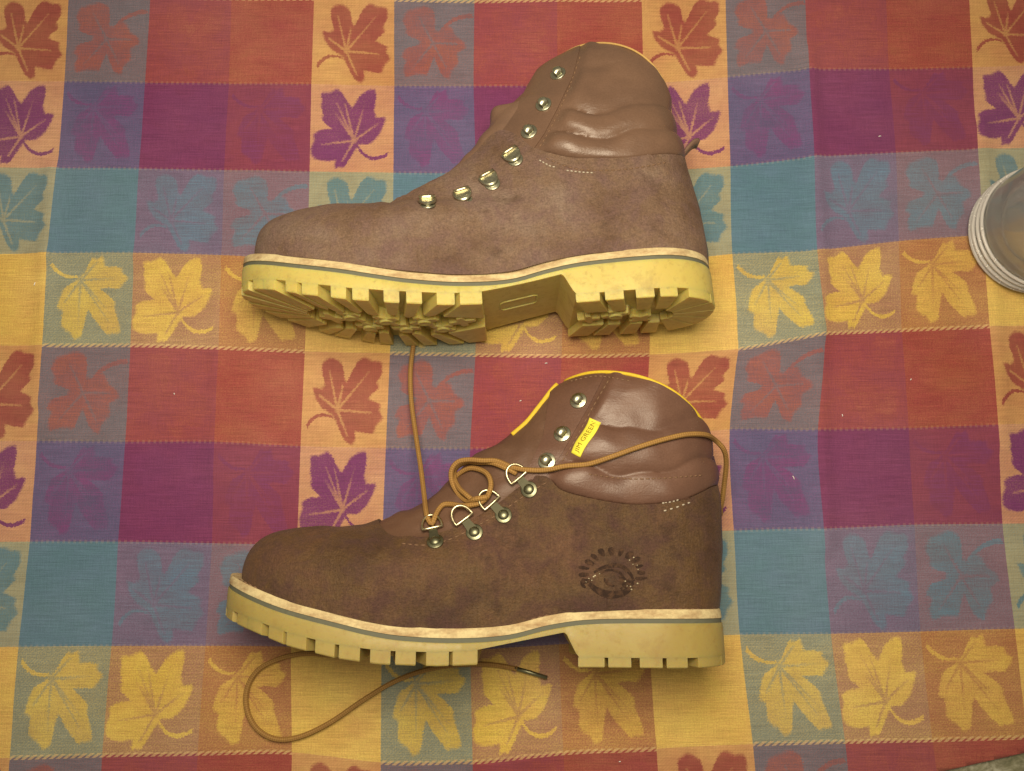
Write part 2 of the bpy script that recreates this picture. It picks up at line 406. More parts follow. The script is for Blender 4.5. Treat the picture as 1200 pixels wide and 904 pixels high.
MAT = dict(
    cloth=cloth_material(),
    suede_a=suede_material('suede_dusty', 0.68, [(112, 78, 52), (138, 103, 72), (150, 118, 90), (130, 95, 78)]),
    suede_b=suede_material('suede_dark', 0.76, [(78, 50, 30), (104, 72, 38), (110, 72, 44), (90, 58, 46)]),
    coll_a=leather_material('collar_leather_pale', 0.80, (114, 82, 58), (128, 92, 64), 0.31),
    coll_b=leather_material('collar_leather_dark', 0.86, (104, 70, 50), (118, 80, 56)),
    tongue_a=leather_material('tongue_leather_pale', 0.85, (128, 94, 68), (138, 100, 70), 0.45),
    tongue_b=leather_material('tongue_leather', 0.88, (102, 70, 48), (116, 80, 54), 0.5),
    rubber=rubber_material('sole_rubber', (203, 175, 86), (196, 165, 76)),
    rubber_b=rubber_material('sole_rubber_darker', (172, 144, 72), (162, 132, 62)),  # darker tone of the sole rubber, for the near boot
    welt=welt_material(),
    stripe=plain('midsole_stripe', (98, 92, 66), 0.7),
    metal=plain('nickel_brass', (190, 176, 134), 0.34, 1.0, 0.5, 0.10, 400),
    metal_dull=plain('dull_brass', (138, 128, 90), 0.42, 1.0, 0.5, 0.12, 400),
    metal_dark=plain('tarnished_brass', (86, 78, 52), 0.55, 0.7, 0.4, 0.15, 400),
    ringm=plain('ring_wire', (206, 182, 130), 0.3, 1.0, 0.5, 0.08, 400),
    piping=plain('yellow_piping', (220, 176, 40), 0.6, 0, 0.4, 0.18, 900, 0.4),
    piping_worn=plain('worn_piping', (196, 150, 78), 0.7, 0, 0.3, 0.2, 900, 0.4),
    tag=plain('yellow_tag', (246, 214, 62), 0.6, 0, 0.3, 0.06, 900),
    ink=plain('tag_ink', (140, 104, 22), 0.7),
    thread=plain('thread', (128, 92, 60), 0.7),
    thread_pale=plain('thread_pale', (186, 164, 128), 0.6),
    stamp=stamp_material(),
    fleck=plain('gold_fleck', (158, 138, 96), 0.5, 0.2),
    lining=plain('lining', (120, 84, 52), 0.85),
    lace=lace_material(),
    lint=plain('lint', (236, 222, 190), 0.9),
)

# ------------------------------------------------------------------ table top and cloth
def tabletop():
    M = Nodes('mottled_top'); o = M.obj()
    n1 = M.noise(o, 70, 5, 0.7, 0.6); n2 = M.noise(o, 24, 3, 0.6)
    c = M.ramp(n1, [(0.32, alb(66, 66, 46)), (0.48, alb(128, 116, 84)), (0.62, alb(176, 162, 126)), (0.8, alb(196, 184, 150))])
    c = M.mix(M.rng(n2, 0.4, 0.7, 0, 0.6), c, alb(120, 112, 64))
    m = M.set(Base_Color=c, Roughness=0.45)
    w, h, t = 0.75, 0.6, 0.03
    V = [(-w, -h, -t), (w, -h, -t), (w, h, -t), (-w, h, -t), (-w, -h, -0.003), (w, -h, -0.003), (w, h, -0.003), (-w, h, -0.003)]
    o = mesh_obj('tabletop', V, [(0, 3, 2, 1), (4, 5, 6, 7), (0, 1, 5, 4), (1, 2, 6, 5), (2, 3, 7, 6), (3, 0, 4, 7)], m, None, False)
    o['kind'] = 'structure'
tabletop()

# where the woven stripe edges cross (stripe column, stripe row, pixel x, pixel y): the cloth lies a little skewed
GRID = {
 0: [(0,81,-3),(1,76,96),(2,67,197),(3,57,297),(4,51,405),(5,43,517),(6,34,635),(7,22,758),(8,12,888)],
 1: [(0,176,-3),(1,170,97),(2,163,198),(3,157,297),(4,153,405),(5,147,518),(6,138,635),(7,131,757),(8,120,885)],
 2: [(0,271,-2),(1,268,98),(2,263,200),(3,260,300),(4,257,408),(5,252,518),(6,248,637),(7,241,757),(8,232,883)],
 3: [(0,368,-1),(1,365,99),(2,363,201.5),(4,357,412),(5,352,523),(7,341,758),(8,342,882)],
 4: [(0,462,0),(1,462,100.5),(2,461,202.5),(4,457,414),(5,452,525),(7,447,762),(8,446,894)],
 5: [(0,556,2),(1,555,101),(4,557,416),(5,551,526),(8,554,892)],
 6: [(0,653,0),(8,660,881)],
 7: [(0,752,0),(4,761,416),(8,769,877)],
 8: [(0,850,-8),(1,853,90),(2,856,195),(3,858,298),(4,864,410),(5,855,503),(6,860,622),(7,867,744),(8,882,872)],
 9: [(0,943,-12),(1,947,82),(2,953,184),(3,956,294),(4,966,392),(5,957,504),(6,964,619.5),(7,974,743),(8,990,869)],
 10: [(0,1038,-14),(1,1042,81),(2,1050,179),(3,1053,283),(4,1057,387),(5,1065,502),(6,1072,615),(7,1078,740),(8,1092,867)],
 11: [(0,1135,-16),(1,1140,79),(2,1145,175),(3,1150,276),(4,1158,383),(5,1168,498),(6,1175,614),(7,1189,737),(8,1204,864)],
}
def crease(x, y, pts, width, height):
    best = 9.0
    for (ax, ay), (bx, by) in zip(pts[:-1], pts[1:]):
        dx, dy = bx - ax, by - ay
        t = max(0, min(1, ((x - ax) * dx + (y - ay) * dy) / (dx * dx + dy * dy)))
        best = min(best, math.hypot(x - ax - t * dx, y - ay - t * dy))
    return height * math.exp(-(best / width) ** 2)
CREASES = [([at(*p)[:2] for p in pl], w, h) for pl, w, h in [
    ([(948, 60), (956, 200), (962, 330), (960, 470), (968, 640)], 0.006, 0.0022),
    ([(830, 420), (900, 398), (985, 385)], 0.007, 0.0020),
    ([(60, 200), (52, 330), (46, 470)], 0.006, 0.0018),
    ([(1150, 150), (1160, 330), (1175, 520)], 0.007, 0.0016),
    ([(560, 893), (660, 880), (760, 874)], 0.008, 0.0018),
    ([(40, 300), (160, 300), (280, 304)], 0.007, 0.0012),
    ([(255, 330), (253, 470), (250, 560)], 0.004, 0.0010),
]]
def cloth_z(x, y):
    z = 0.0012 * noise.noise((x * 9, y * 9, 1.3)) + 0.0006 * noise.noise((x * 28, y * 28, 4.1))
    for pl, w, h in CREASES: z += crease(x, y, pl, w, h * 1.5)
    return z
def tablecloth():
    pts, uvs = [], []
    for c, L in GRID.items():
        for r, x, y in L:
            p = at(x, y, 0); pts.append((p.x, p.y)); uvs.append((c, r))
    P = np.array(pts); U = np.array(uvs, float)
    n = len(P)
    def ker(d2): return 0.5 * d2 * np.log(d2 + 1e-12)
    K = ker(((P[:, None] - P[None]) ** 2).sum(-1)) + 2e-5 * np.eye(n)
    A = np.zeros((n + 3, n + 3)); A[:n, :n] = K; A[:n, n] = 1; A[:n, n + 1:] = P; A[n, :n] = 1; A[n + 1:, :n] = P.T
    W = np.linalg.solve(A, np.vstack([U, np.zeros((3, 2))]))
    nx, ny = 260, 200
    X = np.linspace(-0.52, 0.52, nx); Y = np.linspace(-0.30, 0.48, ny)
    gx, gy = np.meshgrid(X, Y); Q = np.stack([gx.ravel(), gy.ravel()], -1)
    V = [(x, y, cloth_z(x, y)) for x, y in Q]
    F = [(j * nx + i, j * nx + i + 1, (j + 1) * nx + i + 1, (j + 1) * nx + i) for j in range(ny - 1) for i in range(nx - 1)]
    me = bpy.data.meshes.new('tablecloth'); me.from_pydata(V, [], F); me.update()
    bm = bmesh.new(); bm.from_mesh(me)
    # the near edge of the cloth runs askew and shows in the corner
    a, b = at(1098, 905, 0), at(1205, 881.5, 0); d = (b - a).normalized(); nrm = Vector((d.y, -d.x, 0))
    bmesh.ops.bisect_plane(bm, geom=bm.verts[:] + bm.edges[:] + bm.faces[:], plane_co=a, plane_no=nrm, clear_outer=True)
    edge = [e for e in bm.edges if e.is_boundary]
    r = bmesh.ops.extrude_edge_only(bm, edges=edge)
    for g in r['geom']:
        if isinstance(g, bmesh.types.BMVert): g.co.z -= 0.0022
    bm.normal_update(); bm.to_mesh(me); bm.free()
    co = np.zeros(len(me.vertices) * 3); me.vertices.foreach_get('co', co); co = co.reshape(-1, 3)[:, :2]
    B = np.hstack([ker(((co[:, None] - P[None]) ** 2).sum(-1)), np.ones((len(co), 1)), co]) @ W
    uvl = me.uv_layers.new(name='weave')
    li = np.zeros(len(me.loops), int); me.loops.foreach_get('vertex_index', li)
    uvl.data.foreach_set('uv', B[li].ravel())
    me.polygons.foreach_set('use_smooth', [True] * len(me.polygons))
    me.materials.append(MAT['cloth'])
    o = bpy.data.objects.new('tablecloth', me); COL.objects.link(o)
    o['label'] = 'woven plaid tablecloth with maple leaf motifs in red, purple, teal and gold'
    o['category'] = 'tablecloth'
tablecloth()

# ------------------------------------------------------------------ the boots
TAU = math.radians(5.0)
class BootSpec: pass
def spec_upper():      # boot lying further from the viewer, inner side up
    b = BootSpec(); b.key = 'a'
    b.loc = (-0.001, 0.112, 0.0535); b.rot = math.radians(3.4)
    b.crest = [(-16.95, 4.9), (-16.9, 6.1), (-16.5, 7.15), (-15.4, 8.0), (-13.7, 8.5), (-10.4, 8.45), (-8.6, 8.5), (-7.7, 9.05), (-6.7, 9.75), (-5.2, 10.4), (-3.5, 11.4), (-1.3, 13.9), (-0.2, 15.4), (0.7, 16.0), (1.8, 17.1), (2.8, 18.5), (4.2, 19.2)]
    b.back = [(13.4, 3.1), (13.5, 5.0), (13.2, 7.8), (12.7, 10.8), (12.0, 13.3)]
    b.rim = [(4.2, 19.2), (6.1, 19.3), (8.5, 18.45), (10.5, 16.9), (11.7, 15.1), (12.0, 13.3)]
    b.suede = [(-9.6, 12.0), (-8.6, 8.9), (-7.4, 8.6), (-5.7, 9.1), (-3.6, 10.0), (-2.0, 11.3), (-0.7, 12.7), (0.3, 13.0), (1.3, 12.1), (2.2, 11.0), (4.0, 10.1), (5.7, 9.8), (8.5, 9.7), (11.4, 10.2), (12.6, 10.6), (16, 11.6)]
    b.front = [(9.0, -1.2), (12.2, -0.5), (13.3, 0.5), (14.6, 1.4), (15.9, 1.8), (17.2, 2.3), (19.0, 3.4), (21, 4.6)]
    b.rear = [(10.0, 1.8), (10.9, 2.2), (12.0, 3.0), (13.8, 4.0), (16.3, 5.2), (18.6, 5.9), (21, 6.4)]
    b.rolls = (1.75, 3.5); b.medial_near = True
    b.suede_mat, b.coll_mat, b.rub = 'suede_a', 'coll_a', 'rubber'
    return b
def spec_lower():      # boot nearer the viewer, outer side up
    b = BootSpec(); b.key = 'b'
    b.loc = (-0.0028, -0.105, 0.0535); b.rot = 0.0
    b.crest = [(-16.85, 4.9), (-16.8, 5.8), (-16.45, 6.7), (-15.6, 7.5), (-14.2, 7.95), (-12.3, 8.2), (-10.1, 8.2), (-8.7, 8.5), (-7.3, 9.2), (-5.8, 9.8), (-4.0, 11.3), (-2.4, 13.0), (-0.75, 13.8), (0.6, 14.85), (2.5, 17.1), (3.9, 17.95)]
    b.back = [(13.3, 3.1), (13.6, 5.0), (13.75, 8.1), (13.7, 11.5), (13.2, 14.3)]
    b.rim = [(3.9, 17.95), (5.7, 18.1), (8.0, 17.7), (10.3, 16.75), (11.9, 15.6), (13.2, 14.3)]
    b.suede = [(-9.4, 12.0), (-8.5, 8.9), (-7.6, 7.8), (-6.9, 7.5), (-5.4, 7.45), (-3.9, 7.8), (-2.1, 8.6), (-0.5, 9.6), (0.5, 10.4), (1.8, 11.2), (2.6, 11.1), (3.4, 10.3), (5.7, 9.7), (8.0, 9.45), (10.6, 9.7), (12.3, 10.3), (13.4, 10.8), (16, 11.5)]
    b.front = [(9.0, -0.3), (10.5, 0.5), (12.1, 1.5), (13.9, 2.3), (15.7, 2.6), (17.3, 2.9), (18.4, 3.8), (20, 4.6)]
    b.rear = [(10.0, 1.8), (11.2, 2.4), (12.6, 3.4), (14.0, 4.2), (15.9, 5.3), (17.8, 6.3), (20, 7.2)]
    b.rolls = (1.85, 4.7); b.medial_near = False
    b.suede_mat, b.coll_mat, b.rub = 'suede_b', 'coll_b', 'rubber_b'
    return b

YF = stable([(-18.0, 5.35), (-17.2, 5.1), (-15, 4.35), (-13, 3.75), (-10, 3.05), (-8, 2.6), (-6, 2.3), (-3, 2.15), (0, 2.3), (2.5, 2.85), (5, 3.15), (9, 3.2), (12.2, 3.15), (13.8, 3.05)])
def wsole(x, medial):
    if medial: T = [(-18, 4.6), (-13, 4.9), (-8, 5.1), (-3, 4.2), (1, 3.7), (5, 3.9), (9, 4.2), (14, 4.2)]
    else:      T = [(-18, 4.6), (-13, 4.9), (-8, 5.25), (-3, 4.9), (1, 4.4), (5, 4.2), (9, 4.25), (14, 4.2)]
    return stable(T)(x)
WS = {}
for med in (True, False):
    xs = np.linspace(-19, 15, 240); WS[med] = (xs, np.array([wsole(x, med) for x in xs]))
def ws(x, medial): return float(np.interp(x, *WS[medial]))
def prof(u, p=2.0):
    if u >= 1: return 1.0
    u = max(0.0, u)
    return (1 - (1 - u) ** p) ** (1 / p)

def edge_z(x, side, b, out, x0=-17.7, x1=13.45):
    """half width of the sole outline grown by out (cm) at x, on side +1 (up) or -1"""
    x0, x1 = x0 - out, x1 + out
    med = b.medial_near if side > 0 else not b.medial_near
    return side * (ws(x, med) - 0.35 + out) * prof((x - x0) / 7.2, 2.2) * prof((x1 - x) / 4.6, 2.3)

def layer(b, out0, out1, top, bot, knots=()):
    """a sole layer between heights top(x) and bot(x)"""
    o = max(out0, out1); x0, x1 = -17.7, 13.45
    base = [(x0 + (x1 - x0) * (1 - math.cos(math.pi * i / 110)) / 2) for i in range(111)]
    for k in knots:
        base = [q for q in base if abs(q - k) > 0.05] + [k]
    base.sort(); n = len(base)
    def X(q, out): return q + out * ((q - x0) / (x1 - x0) * 2 - 1)
    V, F = [], []
    def ring(out, hf):
        s = len(V)
        for q in base:
            x = X(q, out); V.append((x, hf(x), edge_z(x, 1, b, out)))
        for q in base[-2:0:-1]:
            x = X(q, out); V.append((x, hf(x), edge_z(x, -1, b, out)))
        return s
    N = 2 * n - 2
    mid = lambda x: (top(x) * 0.88 + bot(x) * 0.12)
    mid2 = lambda x: (top(x) * 0.12 + bot(x) * 0.88)
    rs = [ring(out0 - 0.04, top), ring(out0, mid), ring(out1, mid2), ring(out1, bot)]
    for a, c in zip(rs[:-1], rs[1:]):
        for i in range(N):
            j = (i + 1) % N; F.append((a + i, c + i, c + j, a + j))
    for s, flip in ((rs[0], False), (rs[-1], True)):
        for i in range(n - 1):
            p, q = s + i, s + i + 1
            r_, t_ = s + (N - i) % N, s + (N - i - 1) % N
            quad = [p, q, t_, r_]
            quad = list(dict.fromkeys(quad))
            F.append(tuple(quad if not flip else quad[::-1]))
    return V, F

YBOT = table([(-18.4, 2.85), (-17.4, 2.65), (-16.5, 2.4), (-14.8, 1.9), (-12.8, 1.25), (-9.8, 0.6), (-7.3, 0.28), (-4, 0.15), (-1.7, 0.2), (-1.65, 1.0), (3.4, 1.9), (4.0, 0.0), (14, -0.1)])
YBASE = table([(-18.4, 3.4), (-16.5, 3.05), (-14.8, 2.6), (-12.8, 1.98), (-9.8, 1.36), (-7.3, 1.04), (-4, .92), (-1.9, 1.0), (3.3, 1.95), (3.45, 1.95), (4.15, 0.55), (14, 0.48)])

def lug(b, poly, outer=0, hi=YBASE, lo=YBOT, inset=0.10):
    """a tread block: polygon (x, z) pulled down from the sole; faces of 12 to 50 triangles"""
    n = len(poly); cx = sum(p[0] for p in poly) / n; cz = sum(p[1] for p in poly) / n
    area = sum(poly[i][0] * poly[(i + 1) % n][1] - poly[(i + 1) % n][0] * poly[i][1] for i in range(n))
    isout = [i < outer for i in range(n)]
    if area < 0: poly = poly[::-1]; isout = isout[::-1]
    def sh(p, d):
        dx, dz = cx - p[0], cz - p[1]; L = math.hypot(dx, dz) + 1e-6; d = min(d, L * 0.4)
        return (p[0] + dx / L * d, p[1] + dz / L * d)
    V, F = [], []
    for d, f in ((0, 0.04), (inset * 0.30, -0.9), (inset * 0.9, -1.0)):
        for p, io in zip(poly, isout):
            q = p if (io and f > -0.95) else sh(p, d * (0.55 if io else 1.0)); h, l = hi(p[0]), lo(p[0])
            V.append((q[0], h if (f > 0 and io) else h + 0.05 if f > 0 else h + (h - l) * f, q[1]))
    for r in range(2):
        for i in range(n):
            j = (i + 1) % n; F.append((r * n + i, r * n + j, (r + 1) * n + j, (r + 1) * n + i))
    F.append(tuple(2 * n + i for i in range(n)))
    return V, F

def tread(b, root, mat):
    OUT = 0.16
    def E(x, side): return edge_z(x, side, b, OUT + 0.0)
    def rim(xa, xb, side, k=5): return [(x, E(x, side)) for x in np.linspace(xa, xb, k)]
    blocks = []
    # forefoot edge blocks between alternating wide and narrow notches
    notch = [(-14.25, .5), (-12.95, .22), (-11.35, .55), (-9.8, .26), (-8.15, .6), (-6.55, .28), (-4.95, .6), (-3.25, .22)]
    wk = 1.5 if b.key == 'a' else 1.0
    xs = [-15.5] + [v for c, w in notch for v in (c - w * wk / 2, c + w * wk / 2)] + [-1.72]
    for side in (1, -1):
        for i in range(0, len(xs), 2):
            xa, xb = xs[i], xs[i + 1]
            inner = 0.42 if (i // 2) % 2 == 0 else 0.50
            pull = lambda x, k: x + (-8.2 - x) * k
            R = rim(xa, xb, side)
            zi = lambda x: E(x, side) * inner
            ins = [(pull(xb, .30), zi(xb)), (pull((xa + xb) / 2, .33), zi((xa + xb) / 2) * 0.86), (pull(xa, .30), zi(xa))]
            if i == len(xs) - 2: ins = [(xb, zi(xb) * 0.5), (pull(xa, .25), zi(xa))]
            blocks.append((R + ins, len(R)))
    # toe fan
    angs = [-1.10, -0.68, -0.36, -0.06, 0.26, 0.58, 0.94]
    tip = -17.7 - OUT
    def on_rim(a):      # walk out from a centre until the outline
        c = (-12.2, 0.0); lo_, hi_ = 0.0, 8.0
        for _ in range(30):
            m = (lo_ + hi_) / 2; x, z = c[0] - m * math.cos(a), m * math.sin(a)
            ins = x > tip and abs(z) < abs(E(x, 1 if z >= 0 else -1))
            lo_, hi_ = (m, hi_) if ins else (lo_, m)
        return lo_
    for a0, a1 in zip(angs[:-1], angs[1:]):
        g = 0.055; P = []
        for a in np.linspace(a0 + g, a1 - g, 4):
            L = on_rim(a); P.append((-12.2 - L * math.cos(a), L * math.sin(a)))
        for a in (a1 - g, a0 + g): P.append((-12.2 - 1.35 * math.cos(a), 1.35 * math.sin(a)))
        blocks.append((P, 4))
    # centre cross blocks of the forefoot
    def cross(cx, cz, r, rot, arms=4, w=0.42):
        P = []
        for k in range(arms):
            a = rot + 2 * math.pi * k / arms; h = math.pi / arms
            P += [(cx + r * math.cos(a - w * 0.5), cz + r * math.sin(a - w * 0.5)), (cx + r * math.cos(a + w * 0.5), cz + r * math.sin(a + w * 0.5)), (cx + r * 0.52 * math.cos(a + h), cz + r * 0.52 * math.sin(a + h))]
        return P
    centre = [(-11.9, 0.0, 1.0, 0.3), (-10.5, 1.0, 1.05, 0.9), (-9.6, -0.9, 1.05, 0.2), (-8.2, 0.8, 1.1, 0.7), (-7.1, -0.8, 1.05, 0.1), (-5.7, 0.7, 1.1, 0.5), (-4.6, -0.9, 1.0, 0.9), (-3.2, 0.3, 0.95, 0.2)]
    for c in centre: blocks.append((cross(*c), 0))
    # heel edge blocks and rear fan
    hn = [(5.8, .22), (7.5, .5), (9.2, .24), (10.75, .34)]
    hx = [4.15] + [v for c, w in hn for v in (c - w * wk / 2, c + w * wk / 2)]
    hx = hx + [11.3]
    for side in (1, -1):
        for i in range(0, len(hx) - 1, 2):
            xa, xb = hx[i], hx[i + 1]
            if i >= 8: continue
            R = rim(xa, xb, side)
            k = (9.0 - (xa + xb) / 2) * 0.28
            blocks.append((R + [(xb + k * 0.7, E(xb, side) * 0.36), (xa + k * 0.7 + (0.3 if i else 0), E(xa, side) * 0.36)], len(R)))
    for a0, a1 in zip([-1.22, -0.66, -0.2, 0.22, 0.7], [-0.70, -0.24, 0.18, 0.66, 1.22]):
        P = []
        for a in np.linspace(a0, a1, 5):
            lo_, hi_ = 0.0, 7.0
            for _ in range(30):
                m = (lo_ + hi_) / 2; x, z = 9.9 + m * math.cos(a), m * math.sin(a)
                ins = x < 13.45 + OUT and abs(z) < abs(E(x, 1 if z >= 0 else -1))
                lo_, hi_ = (m, hi_) if ins else (lo_, m)
            P.append((9.9 + lo_ * math.cos(a), lo_ * math.sin(a)))
        P += [(9.9 + 1.0 * math.cos(a1), 1.0 * math.sin(a1)), (9.9 + 1.0 * math.cos(a0), 1.0 * math.sin(a0))]
        blocks.append((P, 5))
    for c in ((7.0, 0.45, 1.0, 0.4), (8.8, -0.5, 0.9, 0.9), (5.3, -0.2, 0.8, 0.2)): blocks.append((cross(*c), 0))
    for P, no in blocks:
        V, F = lug(b, P, no)
        # split the walls from the tread face so the edges stay crisp
        mesh_obj('lug', V, F, mat, root, True, 0.01, 14)
    # round studs on the centre blocks
    for cx, cz, r, rot in centre[1:7] + [(7.0, 0.45, 1, 0)]:
        V, F = [], []
        prof_ = [(0.48, 0.03), (0.46, -0.10), (0.38, -0.15), (0.30, -0.10), (0.0, -0.08)]
        n = 14; y0 = YBOT(cx)
        for r_, h in prof_:
            for k in range(n):
                a = 2 * math.pi * k / n; V.append((cx + r_ * math.cos(a), y0 + h, cz + r_ * math.sin(a)))
        for i in range(len(prof_) - 1):
            for k in range(n):
                F.append((i * n + k, i * n + (k + 1) % n, (i + 1) * n + (k + 1) % n, (i + 1) * n + k))
        mesh_obj('stud', V, F, mat, root, True, 0.01)
    # raised rounded frame on the waist of the sole
    P = []
    for cx, cz, a0 in ((1.55, 0.45, 0), (-0.25, 0.45, 90), (-0.25, -0.45, 180), (1.55, -0.45, 270)):
        for k in range(6):
            a = math.radians(a0 + k * 18); x = cx + 0.35 * math.cos(a); z = cz + 0.35 * math.sin(a)
            P.append((x, YBASE(x) - 0.02, z))
    V, F = tube(P, 0.07, 6, True)
    mesh_obj('waist_frame', V, F, mat, root, True, 0.01)

def build_boot(b, label):
    root = bpy.data.objects.new('leather_boot', None); COL.objects.link(root)
    root.empty_display_size = 0.05
    root.location = b.loc; root.rotation_euler = (-TAU, 0, b.rot)
    root['label'] = label; root['category'] = 'boot'; root['group'] = 'pair of boots lying on the tablecloth'
    b.root = root
    b.M = Matrix.Translation(b.loc) @ Matrix.Rotation(b.rot, 4, 'Z') @ Matrix.Rotation(-TAU, 4, 'X')
    b.Mi = b.M.inverted()
    # ---------- body surface: stacked slices from the welt to the collar rim
    nt, nth = 150, 200
    F_ = catmull(b.crest, nt); B_ = catmull(b.back, nt)
    rimf = catmull(b.rim, 120)
    chord = rimf[-1] - rimf[0]; cl = np.linalg.norm(chord)
    rs = (rimf - rimf[0]) @ chord / cl ** 2
    rim_bow = np.stack([np.interp(np.linspace(0, 1, 101), rs, (rimf - rimf[0] - np.outer(rs, chord))[:, k]) for k in (0, 1)], -1)
    W0 = stable([(-18, 4.3), (-12, 4.65), (-7, 4.85), (-2, 4.25), (2, 3.85), (7, 3.85), (14, 3.7)])
    W0m = stable([(-18, 4.3), (-12, 4.65), (-7, 4.75), (-2, 3.85), (2, 3.5), (7, 3.7), (14, 3.7)])
    W4 = stable([(-18, 4.0), (-10, 4.4), (-6, 4.35), (-2, 4.1), (3, 3.8), (8, 3.55), (14, 3.3)])
    W7 = stable([(-8, 3.5), (-2, 3.6), (3, 3.75), (8, 3.75), (14, 3.5)])
    W1 = stable([(-4, 3.2), (3, 3.3), (8, 3.5), (14, 3.4)])
    R_ = table([(0, 6.6), (.08, 7.4), (.16, 9.5), (.24, 12.5), (.38, 14), (.6, 11), (.8, 8.5), (1, 7.0)])
    Rb_ = table([(0, 4.6), (.4, 4.8), (.7, 5.0), (1, 5.5)])
    Wt = {}
    xsW = np.linspace(-19, 15, 120)
    for nm, fn in (('0', W0), ('0m', W0m), ('4', W4), ('7', W7), ('1', W1)): Wt[nm] = np.array([fn(x) for x in xsW])
    def wmax(x, t, side):
        med = b.medial_near if side > 0 else not b.medial_near
        g = lambda nm: float(np.interp(x, xsW, Wt[nm]))
        w0, w4, w7, w1 = g('0m' if med else '0'), g('4'), g('7'), g('1')
        return float(np.interp(t, [0, .12, .4, .72, 1.0], [w0, max(w0, w4) * 1.0 + 0.05, w4, w7, w1]))
    def S(t, s, side):
        i = t * (nt - 1); i0 = min(int(i), nt - 2); fr = i - i0
        f = F_[i0] * (1 - fr) + F_[i0 + 1] * fr; k = B_[i0] * (1 - fr) + B_[i0 + 1] * fr
        x = f[0] + (k[0] - f[0]) * s; y = f[1] + (k[1] - f[1]) * s
        c0 = F_[0] + (B_[0] - F_[0]) * s
        y += (YF(c0[0]) - c0[1]) * (1 - t) ** 2.2
        q = s * 100; q0 = min(int(q), 99); bw = rim_bow[q0] + (rim_bow[q0 + 1] - rim_bow[q0]) * (q - q0)
        x += bw[0] * t ** 3.5; y += bw[1] * t ** 3.5
        L = math.hypot(k[0] - f[0], k[1] - f[1])
        p = 2.0 + 0.3 * max(0, 1 - t * 6)
        g = prof(s * L / R_(t), p) * prof((1 - s) * L / Rb_(t), 2.2)
        return (x, y, side * wmax(x, t, side) * g)
    V = []
    for i in range(nt):
        t = i / (nt - 1)
        for j in range(nth):
            a = 2 * math.pi * j / nth
            V.append(S(t, (1 - math.cos(a)) / 2, 1 if math.sin(a) >= 0 else -1))
    F = [(i * nth + j, i * nth + (j + 1) % nth, (i + 1) * nth + (j + 1) % nth, (i + 1) * nth + j) for i in range(nt - 1) for j in range(nth)]
    rim_ring = V[-nth:]
    me = bpy.data.meshes.new('tmp'); me.from_pydata(V, [], F)
    bm = bmesh.new(); bm.from_mesh(me); bpy.data.meshes.remove(me)
    bmesh.ops.remove_doubles(bm, verts=bm.verts, dist=0.004)
    bm.normal_update()
    ysu = stable(b.suede, 400); xfr = table(b.front); xre = table(b.rear)
    f_suede = lambda c: ysu(c.x) - c.y
    f_front = lambda c: c.x - xfr(c.y)
    f_rear = lambda c: c.x - xre(c.y)
    def cut(field, only=None):
        val = {v: field(v.co) for v in bm.verts}
        new = []
        for e in list(bm.edges):
            a, c = e.verts; fa, fc = val[a], val[c]
            if fa * fc < 0 and (only is None or only((a.co + c.co) / 2)):
                t = fa / (fa - fc)
                if t < 0.04 or t > 0.96: 
                    continue
                _, nv = bmesh.utils.edge_split(e, a, t); val[nv] = 0.0; new.append(nv)
        bmesh.ops.connect_verts(bm, verts=new)
    cut(f_suede)
    up = lambda c: c.y > ysu(c.x) - 0.4
    cut(f_front, up); cut(f_rear, up)
    bmesh.ops.triangulate(bm, faces=[f for f in bm.faces if len(f.verts) > 4])
    bm.normal_update()
    # normals point outward?
    if sum((v.normal.z > 0) == (v.co.z > 0) for v in bm.verts) < len(bm.verts) / 2:
        bmesh.ops.reverse_faces(bm, faces=bm.faces[:]); bm.normal_update()
    groups = {'upper': [], 'facing': [], 'collar': [], 'tongue': []}
    for f in bm.faces:
        c = f.calc_center_median()
        if f_suede(c) > 0: groups['upper'].append(f)
        elif f_front(c) < 0: groups['tongue'].append(f)
        elif f_rear(c) < 0: groups['facing'].append(f)
        else: groups['collar'].append(f)
    v1, v2 = b.rolls
    seed = 3.0 if b.key == 'a' else 9.0
    def lump(c, s=0.22, a=0.07): return a * noise.noise((c.x * s + seed, c.y * s, c.z * s)) + a * 0.5 * noise.noise((c.x * s * 2.7, c.y * s * 2.7 + seed, c.z * s * 2.7))
    def d_upper(c):
        d = 0.10 + lump(c, 0.28, 0.13)
        # flex creases across the vamp
        fl = math.exp(-((c.x + 6.5) / 2.4) ** 2) * smooth(3.0, 6.0, c.y)
        d += -0.075 * fl * math.sin((c.x + 0.5 * c.y) * 3.3 + 1.5 * noise.noise((c.x * 0.4, c.y * 0.4, seed)))
        # toe cap dents and heel counter line
        d += -0.05 * math.exp(-((c.x - 10.2) / 0.35) ** 2) * smooth(4, 6, c.y)
        return d
    def d_collar(c):
        v = c.y - ysu(c.x); v += min(1.0, max(0.0, v)) * 0.55 * noise.noise((c.x * 0.42 + seed, c.y * 0.30, 3.3))
        k = smooth(0.0, 1.3, c.x - xre(c.y)) * smooth(0, 1.2, b.back[-1][0] + 1.3 - c.x)
        i = min(1.0, max(0, v)); 
        if v < v1: u = v / v1; amp = 0.40
        elif v < v2: u = (v - v1) / (v2 - v1); amp = 0.44
        else: u = min(1, (v - v2) / 3.6); amp = 0.22
        puff = amp * (max(0, math.sin(math.pi * u)) ** 0.55 if v < v2 else max(0, math.sin(math.pi * min(u, 1))) ** 0.7)
        wr = 0.13 * noise.noise(((c.x + c.y) * 0.42, (c.x - c.y) * 0.16, seed + 5)) + 0.05 * noise.noise((c.x * 0.9 + seed, c.y * 0.35, seed)) + 0.10 * noise.noise((c.x * 0.35, c.y * 0.5 + seed, 2.0))
